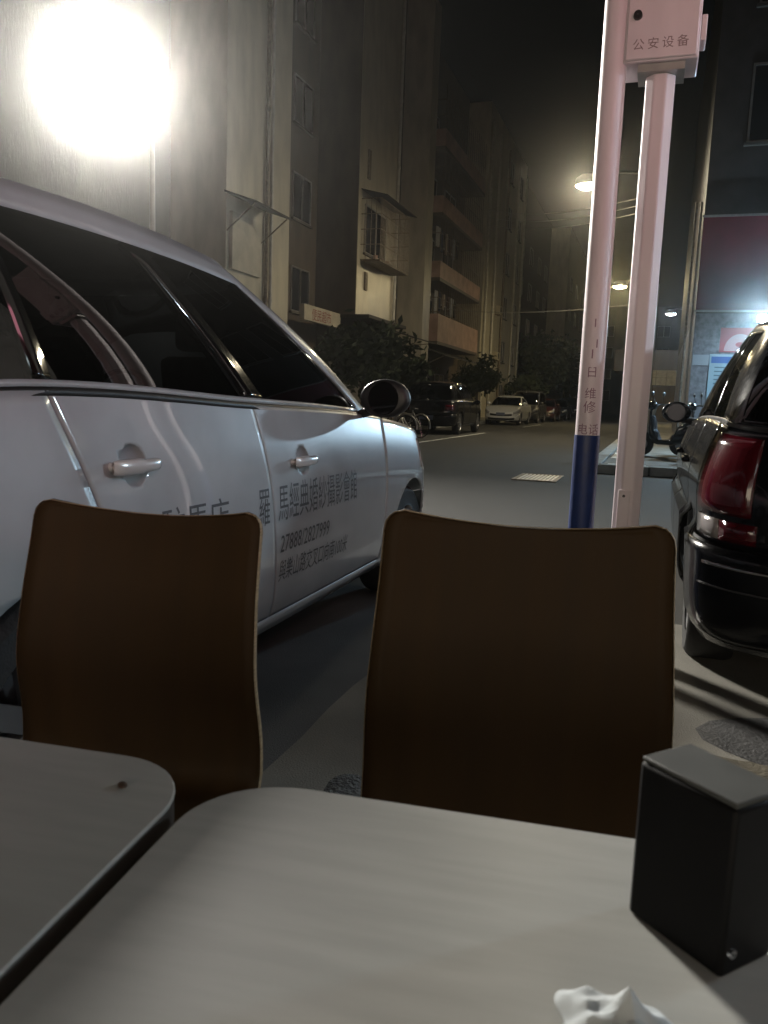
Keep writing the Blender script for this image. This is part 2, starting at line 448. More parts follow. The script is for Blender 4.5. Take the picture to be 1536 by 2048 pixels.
        keepr = {w_[k] for w_ in wins for k in (3, 4)} | {0, 1}
        rows = [r_ for r_ in rows if r_ in keepr or all(abs(r_-k) > .02 for k in keepr)]
        pil0 = min(self.cax(x0) for _, x0, x1 in sidewins); pil1 = max(self.cax(x1) for _, x0, x1 in sidewins)
        for sg in (1, -1):
            parts = {}
            for i in range(len(cols)-1):
                for j in range(len(rows)-1):
                    ca, ct = (cols[i]+cols[i+1])/2, (rows[j]+rows[j+1])/2
                    key = ('cabin_frame', 0, self.paint)
                    for w_ in wins:
                        if w_[1] < ca < w_[2] and w_[3] < ct < w_[4]: key = (w_[0], 1, self.glass); break
                    else:
                        if pil0-.02 < ca < pil1 and t0 < ct < t1: key = ('door_pillar#%d' % sum(1 for w_ in wins if w_[5] and w_[2] < ca), 0, self.pillar)
                        elif ct < .05: key = ('belt_trim', 0, black_p)
                    mb = parts.setdefault(key[0], (MB(), key[2], key[1]))[0]
                    lf = -.004 if key[1] else 0
                    q = [self.G(cols[i], rows[j]), self.G(cols[i+1], rows[j]), self.G(cols[i+1], rows[j+1]), self.G(cols[i], rows[j+1])]
                    q = [(a_, sg*max(0, b_), c_) for a_, b_, c_ in q]
                    if sg < 0: q = q[::-1]
                    mb.add(q, [(0, 1, 2, 3)])
            for nm, (mb, m, isg) in parts.items():
                mb.build('side_window' if nm in ('f', 'r', 'q') else nm.split('#')[0], m, self.root, ang=60, solid=0.0 if isg else .02)
        mb = MB()
        for sg in (1, -1):
            def fn(u, v):
                a = 3*u; x, y, z = self.G(a, 1); return (x, sg*y*(1-v), z+self.roofcrown*(1-(1-v)**2)*min(1, y/self.yr*1.6))
            mb.grid(fn, 48, 8, flip=sg < 0)
        mb.build('roof', self.paint, self.root)
        if self.interior:
            for x, y in ((.25, .36), (.25, -.36), (-.75, .36), (-.75, -.36)):
                x += (self.xc-1.45)
                s_ = MB(); s_.prism([(x, .85), (x+.14, .85), (x+.02, 1.24), (x-.06, 1.24)], y-.2, y+.2, 'y')
                so = s_.build('seat', seat_m, self.root, bevel=.035)
                h_ = MB(); h_.box(x-.08, x-.01, y-.11, y+.11, 1.26, 1.40); h_.build('headrest', seat_m, so, bevel=.03)
            d_ = MB(); d_.box(self.xc-.75, self.xc-.2, -self.yb+.12, self.yb-.12, .9, 1.03); d_.build('dashboard', black_p, self.root, bevel=.03)
            s_ = MB(); 
            n_ = 20
            cx_, cz_ = self.xc-.82, 1.02
            s_.tube([(cx_+.06*math.cos(2*math.pi*k/n_), .36+.18*math.sin(2*math.pi*k/n_), cz_+.17*math.cos(2*math.pi*k/n_)) for k in range(n_+1)], .014, 6)
            s_.build('steering_wheel', black_p, self.root)
    def wheel(self):
        for wx in self.wheels:
            for sg in (-1, 1):
                y0 = sg*(self.yh-.03)
                t = MB(); r_ = self.wr; w_ = .2
                prof = [(r_*.64, 0), (r_*.70, .005), (r_*.9, -.004), (r_*.97, .012), (r_, .035), (r_, w_-.035), (r_*.97, w_-.01), (r_*.7, w_), (r_*.64, w_)]
                t.lathe([(a, -sg*b) for a, b in prof], 'y', 36 if self.step < .06 else 20)
                o = t.build('wheel', rubber, self.root); o.location = (wx, y0, r_)
                rm = MB(); n_ = 36 if self.step < .06 else 20
                rm.lathe([(r_*.65, -sg*.004), (r_*.62, -sg*.02), (r_*.60, -sg*.10)], 'y', n_)
                for k in range(7):
                    a = 2*math.pi*k/7; c, s_ = math.cos(a), math.sin(a)
                    pw = r_*.09
                    for rr0, rr1 in ((r_*.1, r_*.63),):
                        q = []
                        for rr, ww in ((rr0, pw*1.1), (rr1, pw)):
                            for dd in (-1, 1):
                                q.append((rr*c-dd*ww*s_, rr*s_+dd*ww*c))
                        poly = [q[0], q[2], q[3], q[1]]
                        rm.add([(x_, -sg*.012, z_) for x_, z_ in poly]+[(x_, -sg*.05, z_) for x_, z_ in poly], [(0, 1, 2, 3), (0, 4, 5, 1), (1, 5, 6, 2), (2, 6, 7, 3), (3, 7, 4, 0)])
                rm.lathe([(0.001, -sg*.004), (r_*.16, -sg*.006), (r_*.18, -sg*.03)], 'y', n_)
                rm.lathe([(0.001, -sg*.11), (r_*.6, -sg*.11)], 'y', n_)
                ro = rm.build('rim', rim_m, o)
    def mirrors(self, x, z, m, size=1.0):
        for sg in (-1, 1):
            y = sg*(self.yb+.13)
            b = MB(); b.ball((0, 0, 0), .085*size, .115*size, .085*size)
            o = b.build('wing_mirror', m, self.root); o.location = (x, y, z)
            for v in o.data.vertices:
                if v.co.x < -.03*size: v.co.x = -.03*size + (v.co.x+.03*size)*.1
            f_ = MB(); f_.lathe([(0.001, -.037*size), (.068*size, -.037*size), (.072*size, -.032*size)], 'x', 20)
            f_.build('mirror_glass', mat('dim_mirror', (.010, .010, .012), .06, 1.0), o)
            a_ = MB(); a_.tube([(0, -sg*.05, -.05), (.02, -sg*.15, -.085)], .02*size, 8); a_.build('mirror_arm', black_p, o)
    def lamp(self, name, a0, a1, v0, v1, m, lift=.005, parent=None, sides=(1, -1)):
        os_ = []
        for sg in sides: os_.append(self.patch(name, a0, a1, v0, v1, (sg,), m, cut=False, lift=lift, skirt=.012, step=self.step, parent=parent))
        return os_
    def bar_handles(self, xs, z, m):
        for x, key in xs:
            for sg in (-1, 1):
                y = self.F(self.ax(x), self.vz(x, z))[1]
                h = MB(); h.tube([(x-.09, sg*(y+.005), z), (x-.08, sg*(y+.03), z), (x+.08, sg*(y+.03), z), (x+.09, sg*(y+.005), z)], .012, 8)
                h.build('door_handle', m, self.doors[key, sg])

# ---- the white car beside the tables (its right flank faces the tables)
WX, WW = 2.63, -1.255          # street position of the seam between its doors; line of its right flank
wc = sthing('parked_car', 'white compact family car with dark printed lettering on its doors, beside the tables', 'car', WX, WW-.872)
class WhiteCar(Car):
    def hole(self, sg, k):
        x = (.17, -.87)[k]; z = (.855, .905)[k]
        return ((x, z, .056),)
def wseam(k, v):
    if k == 0: return 1.22-.05*math.sin(v*3)
    if k == 1: return lerp(-.02, -.16, v)
    return lerp(-.62, -1.14, smooth(v*1.15-.02)) if v < .85 else lerp(-1.10, -1.14, (v-.85)/.15)
def wseam2(k, v):
    if k < 2: return wseam(k, v)
    return crom([(0, -.70), (.3, -.76), (.6, -.985), (.78, -1.06), (1, -1.135)], v)
A = WhiteCar(wc, zs=[(-1.95, 1.03), (-1.15, 1.09), (-.16, 1.06), (.65, 1.035), (1.25, 1.0), (1.85, .93), (2.22, .81), (2.45, .66)],
        xf=2.47, xr=-1.98, seam_fn=wseam2, wheels=(1.68, -1.17), wr=.31, ar=.355, xc=1.5, Lcf=.5, xrf=.22, Lrf=.35, xrb=-1.75, xb=-1.93, yb=.80, yr=.60, zr=1.59,
        roofdrop=.05, bulge=.035, bulgex=.05, step=.03)
A.shell()
A.top('bonnet', 0.0, A.ax(.95), white_paint, .06); A.top('cabin_floor', A.ax(.95), A.ax(-1.6)-.001, black_p, .0); A.top('tail_shelf', A.ax(-1.6), 3, white_paint, .0)
A.cabin([('f', .93, -.02), ('r', -.20, -1.10), ('q', -1.16, -1.58)], front=(0, .80), t0=.07, t1=.85)
A.wheel(); A.mirrors(.93, 1.10, black_p, 1.05)
A.lamp('headlight', .42, .93, .70, .93, lamp_g); A.lamp('tail_light', 2.35, 2.75, .55, .92, tail_m)
handle_m = mat('silver_door_handle', (.66, .67, .67), .25, .3, coat=1.0)
for k, key in ((0, 'f'), (1, 'r')):
    for sg in (-1, 1):
        x, z, r_ = A.hole(sg, k)[0]
        y = A.F(A.ax(x), A.vz(x, z))[1]
        b = MB(); b.lathe([(r_+.003, .0006), (r_, -.001), (r_*.92, -.012), (r_*.7, -.026), (r_*.35, -.033), (.001, -.035)], 'y', 32)
        b.v = [(q[0], sg*(A.F(A.ax(x+q[0]), A.vz(x+q[0], z+q[2]))[1]-y+q[1]), q[2]) for q in b.v]
        o = b.build('handle_recess', white_paint, A.doors[key, sg]); o.location = (x, sg*y, z)
        h = MB()
        def hf(u, v):
            xx = lerp(-.10, .10, u); ph = v*2*math.pi
            ww = .019*(1-.25*abs(2*u-1)**6)*(1.12 if u < .55 else .95); dd = .013*(1-abs(2*u-1)**8*.7)
            yy = .030-.010*(2*u-1)**2
            return (xx, sg*(yy+dd*math.sin(ph)), ww*math.cos(ph))
        h.grid(hf, 20, 16)
        ho = h.build('door_handle', handle_m, A.doors[key, sg]); ho.location = (x-.01, sg*y, z)
        for hx in (.083, -.08):
            kb = MB(); kb.tube([(hx, -sg*.01, 0), (hx, sg*.028, 0)], .012, 10); kb.build('handle_post', handle_m, ho)
def door_text(s, x0, z0, size, nm, key, squeeze=1.0, slope=0.0):
    def mp(tx, ty):
        x = x0+tx*squeeze; z = z0+ty+slope*tx
        q = A.F(A.ax(x), max(0.02, min(.98, A.vz(x, z))), .0012); return (q[0], -q[1], q[2])
    return text_mesh(s, size, mp, nm, text_m, A.doors[key, -1])
door_text('駐馬店', -.78, .672, .125, 'door_lettering', 'r', 1.0)
door_text('羅', -.215, .66, .145, 'door_lettering', 'r', .62)
door_text('馬經典婚紗攝影會館', -.065, .66, .145, 'door_lettering', 'f', .62)
door_text('TEL:28', -.60, .530, .092, 'door_lettering', 'r', 1.2)
door_text('27888/2827999', -.035, .530, .092, 'door_lettering', 'f', .80)
door_text('地址:文明路', -.66, .425, .088, 'door_lettering', 'r', 1.0)
door_text('與樂山路交叉口向南100米', -.03, .425, .088, 'door_lettering', 'f', .68)

# ---- the black car at the right edge (its rear left corner shows)
bc = sthing('parked_car', 'glossy black hatchback cut off by the picture edge, red tail light towards the tables', 'car', 5.05, 1.05)
B = Car(bc, xf=2.2, xr=-2.05, Lr=.55, pr=3.4, zs=[(-2.05, 1.02), (-1.5, 1.06), (0, 1.05), (1.1, 1.0), (1.7, .93), (2.2, .7)], yh=.88, yb=.79, wheels=(1.4, -1.25), wr=.32, ar=.37,
        seams=(.95, -.15, -.95), xc=1.4, xb=-1.98, xrf=.2, xrb=-1.55, yr=.60, zr=1.52, Lcb=.35, Lrb=.35, paint=black_paint, step=.04,
        off=[(0, -.05), (.10, 0.0), (.44, .02), (.47, .018), (.485, -.012), (.7, -.006), (.85, -.03), (1, -.07)])
B.shell()
B.top('bonnet', 0.0, B.ax(.9), black_paint, .06); B.top('cabin_floor', B.ax(.9), B.ax(-1.45), black_p, 0); B.top('tail_shelf', B.ax(-1.45), 3, black_paint, 0)
B.cabin([('f', .85, -.02), ('r', -.2, -1.0), ('q', -1.1, -1.5)], front=(0, .8), rear=(2.25, 3))
B.wheel(); B.mirrors(.85, 1.08, black_paint, .85)
B.bar_handles(((.05, 'f'), (-.8, 'r')), .86, black_paint)
tl = B.lamp('tail_light', 2.13, 2.52, .62, .97, tail_m, .008)
for o, sg in zip(tl, (1, -1)):
    B.lamp('reverse_lens', 2.13, 2.34, .502, .59, tail_c, .008, parent=o, sides=(sg,))
    B.lamp('lower_lens', 2.35, 2.55, .50, .59, tail_m, .008, parent=o, sides=(sg,))
B.lamp('chrome_strip', 2.30, 3, .385, .398, chrome, .010); B.lamp('bumper_crease', 2.26, 3, .285, .293, mat('bumper_crease_edge', (.06, .06, .065), .25, .3), .006)
B.lamp('headlight', .4, .9, .62, .9, lamp_g)
pl = MB(); pl.box(-2.10, -2.075, -.22, .22, .62, .76); pl.build('number_plate', mat('blue_number_plate', (.02, .06, .3), .4), bc, bevel=.004)

# ---- parked cars along the left lane
def small_car(label, s, w, rz, kind, paint, step=.07):
    root = sthing('parked_car', label, 'car', s, w, 0, rz, 'cars parked along the far side of the street')
    kw = dict(paint=paint, step=step, interior=False)
    if kind == 'suv':
        kw.update(zs=[(-2.25, 1.08), (-1.5, 1.14), (0, 1.12), (1.1, 1.08), (1.8, 1.02), (2.3, .78)], xf=2.35, xr=-2.3, yh=.93, wheels=(1.42, -1.38), wr=.36, ar=.42, zlo=.28,
                  xc=1.35, xb=-2.2, xrf=.25, xrb=-1.95, yr=.68, yb=.85, zr=1.70, pr=3.6, Lr=.5, Lcb=.3, seams=(.95, -.1, -1.0))
        wins = [('f', .8, 0), ('r', -.15, -1.0), ('q', -1.1, -1.7)]; cow, tail = .8, -1.85
    elif kind == 'sedan':
        kw.update(zs=[(-2.3, .98), (-1.5, 1.02), (0, 1.0), (1.1, .96), (1.8, .88), (2.3, .66)], xf=2.3, xr=-2.35, yh=.9, wheels=(1.4, -1.3), wr=.32, ar=.37,
                  xc=1.3, xb=-1.75, xrf=.2, xrb=-1.1, yr=.6, yb=.8, zr=1.46, Lcb=.4, seams=(.95, -.1, -1.0))
        wins = [('f', .75, 0), ('r', -.12, -.95)]; cow, tail = .75, -1.3
    else:
        kw.update(zs=[(-2.2, 1.05), (-1.5, 1.08), (0, 1.08), (1.2, 1.05), (1.9, .98), (2.2, .75)], xf=2.2, xr=-2.25, yh=.86, wheels=(1.45, -1.3), wr=.31, ar=.36, Lf=.6,
                  xc=1.75, xb=-2.2, xrf=.75, xrb=-2.05, yr=.66, yb=.8, zr=1.86, pr=3.8, Lr=.4, Lcb=.25, Lrb=.25, seams=(1.0, -.1, -1.0))
        wins = [('f', 1.1, .05), ('r', -.1, -1.0), ('q', -1.08, -1.8)]; cow, tail = 1.15, -1.9
    c = Car(root, **kw)
    c.shell(); c.top('bonnet', 0.0, c.ax(cow), paint, .05); c.top('cabin_floor', c.ax(cow), c.ax(tail), black_p, 0); c.top('tail_shelf', c.ax(tail), 3, paint, .02 if kind == 'sedan' else 0)
    c.cabin(wins, front=(0, .8), rear=(2.25, 3)); c.wheel(); c.mirrors(cow-.02, 1.08 if kind != 'van' else 1.15, paint, 1.0)
    c.lamp('headlight', .42, .92, .66, .88, lamp_g, .006); c.lamp('tail_light', 2.3, 2.72, .62, .86, tail_m, .006)
    c.patch('grille', 0, .36, .52, .74, (1, -1), black_p, cut=False, lift=.006); c.patch('lower_intake', 0, .5, .1, .30, (1, -1), black_p, cut=False, lift=.006)
    for xx, a_ in ((c.xf+.008, .5), (c.xr-.03, .5)):
        q = MB(); q.box(xx, xx+.02, -.22, .22, .48, .62); q.build('number_plate', mat('plate_face', (.12, .14, .2), .5), root)
    if kind in ('sedan', 'suv'): c.lamp('bumper_lip', 0, .9, .045, .075, chrome if kind == 'sedan' else black_p, .008)
    return c
small_car('black sports utility car with one tail light glinting red, behind the bicycles', 27.5, -7.05, 0, 'suv', black_paint, .06)
small_car('white sedan facing the tables with dark grille, parked nose-out behind the black car', 42.2, -7.35, math.pi, 'sedan', mat('offwhite_paint', (.72, .72, .70), .35, coat=1.0), .06)
small_car('dull grey minivan, tall roof showing just behind the white sedan', 48.6, -7.3, math.pi, 'van', grey_paint)
small_car('dark maroon sedan parked behind the grey minivan', 54.6, -7.1, math.pi, 'sedan', maroon_paint, .1)
small_car('dark blue sedan, farther along the row behind the maroon one', 61.0, -7.0, math.pi, 'sedan', blue_paint, .1)
small_car('small dark hatch-backed utility car near the far end of the row', 68.5, -6.9, math.pi, 'suv', blue_paint, .12)
small_car('farthest car of the row, silver with a bright glint', 77.5, -6.4, math.pi, 'sedan', silver_paint, .12)

# ---- two bicycles in front of the black utility car
def bicycle(label, s, w, rz, paint):
    t = sthing('bicycle', label, 'bicycle', s, w, 0, rz, 'bicycles beside the parking line')
    for x in (-.52, .52):
        m = MB(); n_ = 28
        m.tube([(x+.32*math.cos(2*math.pi*k/n_), 0, .335+.32*math.sin(2*math.pi*k/n_)) for k in range(n_+1)], .018, 6)
        o = m.build('wheel', rubber, t)
        sp = MB()
        for k in range(14):
            a = 2*math.pi*k/14; sp.tube([(x, .02*(-1)**k, .335), (x+.31*math.cos(a), 0, .335+.31*math.sin(a))], .002, 4)
        sp.tube([(x, -.05, .335), (x, .05, .335)], .02, 8); sp.build('spokes', chrome, o)
        gm = MB(); gm.tube([(x+.36*math.cos(R(a)), 0, .335+.36*math.sin(R(a))) for a in range(20, 190, 14)], .022, 6); gm.build('mudguard', paint, t)
    f = MB()
    bb, hd, st, rx = (-.05, 0, .3), (.36, 0, .78), (-.2, 0, .75), (-.52, 0, .335)
    for a, b in ((bb, hd), (bb, st), (bb, rx), (st, rx), ((-.17, 0, .68), (.35, 0, .70)), (hd, (.52, 0, .335)), (hd, (.33, 0, .95))): f.tube([a, b], .018, 8)
    f.build('frame', paint, t)
    h = MB(); h.tube([(.2, -.28, 1.0), (.32, -.2, .99), (.34, 0, .96), (.32, .2, .99), (.2, .28, 1.0)], .013, 8); h.build('handlebar', chrome, t)
    sd = MB(); sd.prism([(-.34, -.09), (-.1, -.03), (-.06, 0), (-.1, .03), (-.34, .09)], .80, .86); so = sd.build('saddle', black_p, t, bevel=.015)
    sp = MB(); sp.tube([(-.2, 0, .74), (-.21, 0, .81)], .014, 8); sp.build('seat_post', chrome, so)
    bk = MB()
    for zz in (.72, .8, .88): bk.tube([(.42, -.13, zz), (.7, -.13, zz), (.7, .13, zz), (.42, .13, zz), (.42, -.13, zz)], .006, 5)
    for k in range(5):
        for xx, yy in ((.42+.07*k, -.13), (.42+.07*k, .13), (.7, -.13+.065*k)): bk.tube([(xx, yy, .72), (xx, yy, .88)], .004, 4)
    bk.build('basket', alu_m, t)
    cr = MB(); cr.lathe([(.001, -.02), (.09, -.02), (.09, -.01), (.001, -.01)], 'y', 20, (bb[0], bb[1], bb[2])); cr.tube([(-.05, -.06, .3), (.06, -.06, .17), (.06, -.14, .17)], .012, 6); cr.tube([(-.05, .06, .3), (-.16, .06, .43), (-.16, .14, .43)], .012, 6)
    cr.build('crank', alu_m, t)
bicycle('pale grey bicycle with front basket, nearer the bonnet of the white car', 21.3, -7.0, R(75), alu_m)
bicycle('pale grey bicycle with front basket, just behind the black utility car', 22.6, -6.9, R(65), alu_m)

# ------------------------------------------------------------------ posts beside the forecourt
post_pink_tint = mat('post_white_pink_light', (.78, .68, .715), .45, var=.12, scale=5, bump=.06, bscale=30, stretch=(1, 1, .3))  # white paint with the sign's pink light tinted into its colour
post_blue = mat('post_blue_paint', (.012, .032, .14), .45, var=.3, scale=8, bump=.08, bscale=30)
stencil = mat('stencil_print', (.30, .16, .22), .7)
t = thing('signal_post', 'tall round white post with dark blue lower band and stencilled marks', 'post', (.872, 3.5, 0))
m = MB(); m.lathe([(.052, .972), (.050, 4.0), (.048, 6.0), (.001, 6.01)], 'z', 28); shaft = m.build('shaft', post_pink_tint, t)
m = MB(); m.lathe([(.0545, .02), (.0545, .974), (.050, .976)], 'z', 28); band = m.build('blue_band', post_blue, t)
m = MB(); m.lathe([(.12, 0), (.12, .02), (.06, .022)], 'z', 28); m.build('base_plate', alu_m, t)
def pole_text(s, z, size, dx=0.0):
    def mp(tx, ty):
        ang = -math.pi/2 + (tx+dx)/.053 - .22
        return (.0533*math.cos(ang), .0533*math.sin(ang), z+ty)
    text_mesh(s, size, mp, 'stencilled_mark', stencil, shaft, 'CENTER')
for s, z, sz, dx in (('1', 1.43, .05, 0), ('1', 1.345, .05, .012), ('1', 1.30, .055, -.004), ('日', 1.225, .05, 0), ('维', 1.135, .05, 0), ('修', 1.075, .055, 0), ('电话', .982, .05, 0)): pole_text(s, z, sz, dx)
def stick(tx, ty): 
    a = -math.pi/2+tx/.0555-.05; return (.0556*math.cos(a), .0556*math.sin(a), ty)
m = MB(); m.grid(lambda u, v: stick(lerp(-.012, .012, u), lerp(.50, .53, v)), 6, 2); m.build('sticker', mat('pale_sticker', (.5, .45, .5), .6), band)
t = thing('equipment_post', 'white octagonal post carrying the equipment box, next to the blue-banded post', 'post', (1.068, 3.5, 0), -TH)
oct_ = [(.062*math.cos(R(22.5+45*k)), .062*math.sin(R(22.5+45*k))) for k in range(8)]
m = MB(); m.prism(oct_, .0, 2.44); shaft = m.build('shaft', post_pink_tint, t, bevel=.006)
m = MB(); m.box(-.11, .11, -.11, .11, 0, .02); m.build('base_plate', alu_m, t, bevel=.004)
m = MB(); m.box(-.038, .012, -.0665, -.055, .30, .745); dr = m.build('access_cover', post_pink_tint, t, bevel=.004)
m = MB(); m.lathe([(.001, -.069), (.006, -.069), (.006, -.060)], 'y', 12, (-.014, 0, .72)); m.build('cover_screw', black_p, dr)
bx = thing('equipment_box', 'white steel equipment box with lettering and round lock, on the octagonal post', 'equipment box', (1.068, 3.5, 2.44), -TH)
m = MB(); m.box(-.148, .138, -.10, .11, .03, .60); body = m.build('box_body', post_pink_tint, bx, bevel=.006)
m = MB(); m.box(-.140, .130, -.112, -.101, .037, .59); door = m.build('box_door', post_pink_tint, bx, bevel=.005)
m = MB(); m.lathe([(.001, -.127), (.016, -.127), (.018, -.112)], 'y', 20, (-.102, 0, .20)); m.build('lock', black_p, door)
m = MB(); m.box(.139, .160, -.09, .02, .095, .19); m.build('hinge_box', post_pink_tint, bx, bevel=.004)
m = MB(); m.box(-.09, .09, -.08, .08, .0, .029); m.build('mount_flange', alu_m, bx)
text_mesh('公安设备', .046, lambda x, y: (x-.115, -.1125, .075+y), 'box_lettering', mat('box_letter_print', (.26, .17, .18), .7), door, 'LEFT', 1.42)

# ------------------------------------------------------------------ drain grate and ground clutter
t = sthing('drain_grate', 'rusty iron drain grate set in the road before the blue-banded post', 'drain grate', 12.1, -1.6)
m = MB(); m.box(-.5, .5, -.32, -.275, .001, .016); m.box(-.5, .5, .275, .32, .001, .016); m.box(-.545, -.5, -.32, .32, .001, .016); m.box(.5, .545, -.32, .32, .001, .016)
m.build('grate_frame', rust_m, t)
m = MB(); m.box(-.5, .5, -.275, .275, .001, .0025); m.build('drain_pit', black_p, t, smooth=False)
b = MB(); b.box(-.5, .5, -.013, .013, .004, .014); b0 = b.build('bar', alu_m, t); b0.location = (0, -.24, 0)
for k in range(1, 9):
    o = b0.copy(); col.objects.link(o); o.parent = t; o.location = (0, -.24+k*.06, 0)
def puddle_patch(name, label, cat, x, y, rx, ry, m_, z, n_=34, amp=.22):
    mb = MB(); ph = [random.uniform(0, 6.3) for _ in range(5)]
    pts = []
    for k in range(n_):
        a = 2*math.pi*k/n_; r_ = 1+sum(amp/(j+1.5)*math.sin((j+2)*a+ph[j]) for j in range(5)); pts.append((x+rx*r_*math.cos(a), y+ry*r_*math.sin(a)))
    vs = [(a, b, z+.006) for a, b in [(lerp(x, q[0], .86), lerp(y, q[1], .86)) for q in pts]]+[(a, b, z) for a, b in pts]
    mb.add(vs, [tuple(range(n_))]+[(k, n_+k, n_+(k+1) % n_, (k+1) % n_) for k in range(n_)])
    return tag(mb.build(name, m_), label, cat)
tar = mat('tar_patch_stone', (.05, .05, .05), .6, var=.6, scale=60, bump=.8, bscale=90)
puddle_patch('tar_patch', 'dark stony tar patch on the concrete between the two chairs', 'patch', -.02, 2.02, .13, .17, tar, .0125)
puddle_patch('dirt_patch', 'brown trodden dirt patch on the concrete behind the right chair', 'patch', 1.05, 1.95, .42, .55, mat('brown_dirt', (.07, .06, .038), .9, var=.4, scale=9, bump=.4, bscale=60), .0122)
puddle_patch('tar_patch', 'dark ragged tar patch under the black hatchback rear', 'patch', 1.75, 2.45, .55, .4, mat('tar_dark', (.03, .03, .03), .7, var=.4, scale=20, bump=.4), .0130)
pm = mat('torn_paper', (.45, .43, .38), .8, var=.2, scale=10)
def paper(label, x, y, w_, h_, rz):
    mb = MB(); rs = [random.uniform(0, .018) for _ in range(60)]
    mb.grid(lambda u, v: ((u-.5)*w_, (v-.5)*h_*(1+.3*math.sin(5*u)), .014+rs[int(u*6)*7+int(v*6)]), 6, 6)
    o = tag(mb.build('paper_scrap', pm, smooth=True, solid=.0008), label, 'litter'); o.location = (x, y, 0); o.rotation_euler = (0, 0, rz)
paper('crumpled pale paper scrap lying on the ground behind the black box', .93, 1.66, .24, .10, -.35)
paper('narrow torn paper strip on the ground by the right chair', .78, 1.92, .16, .05, .5)

# ------------------------------------------------------------------ tables, chairs, things on the table
table_m = mat('table_laminate', (.40, .405, .385), .42, var=.06, scale=9, bump=.03, bscale=220, stretch=(1, 7, 1), detail=12)
leg_m = mat('table_leg_black', (.02, .02, .022), .4, .6)
def rrect(hx, hy, r_, n_=10):
    pts = []
    for cx, cy, a0 in ((hx-r_, hy-r_, 0), (-hx+r_, hy-r_, 90), (-hx+r_, -hy+r_, 180), (hx-r_, -hy+r_, 270)):
        for k in range(n_+1): a = R(a0+90*k/n_); pts.append((cx+r_*math.cos(a), cy+r_*math.sin(a)))
    return pts
TROT = R(-13)
def table(label, x, y):
    t = thing('cafe_table', label, 'table', (x, y, 0), TROT, 'café tables pushed side by side')
    m = MB(); m.prism(rrect(.35, .35, .085), .7455, .75); m.build('table_top', table_m, t, bevel=.0015)
    m = MB(); m.prism(rrect(.349, .349, .084), .718, .7453); m.build('edge_board', mat('table_board_edge', (.05, .042, .035), .6), t)
    m = MB(); m.lathe([(.03, .02), (.03, .70)], 'z', 20); m.build('pedestal', leg_m, t)
    m = MB(); m.box(-.25, .25, -.03, .03, .700, .7175); m.box(-.03, .03, .031, .25, .700, .7175); m.box(-.03, .03, -.25, -.031, .700, .7175); m.build('top_bracket', leg_m, t)
    for k in range(4):
        q = MB(); q.tube([(.03, 0, .06), (.2, 0, .045), (.30, 0, .026)], [.022, .02, .014], 8); o = q.build('foot', leg_m, t); o.rotation_euler = (0, 0, k*math.pi/2+.78)
def off(cx, cy, a, b): return (cx+a*math.cos(TROT)-b*math.sin(TROT), cy+a*math.sin(TROT)+b*math.cos(TROT))
table('square white café table with rounded corners, holding the black box', *off(-.143, .697, .35, -.35))
table('square white café table at the left edge with one dark speck on it', *off(-.157, .712, -.35, -.35))

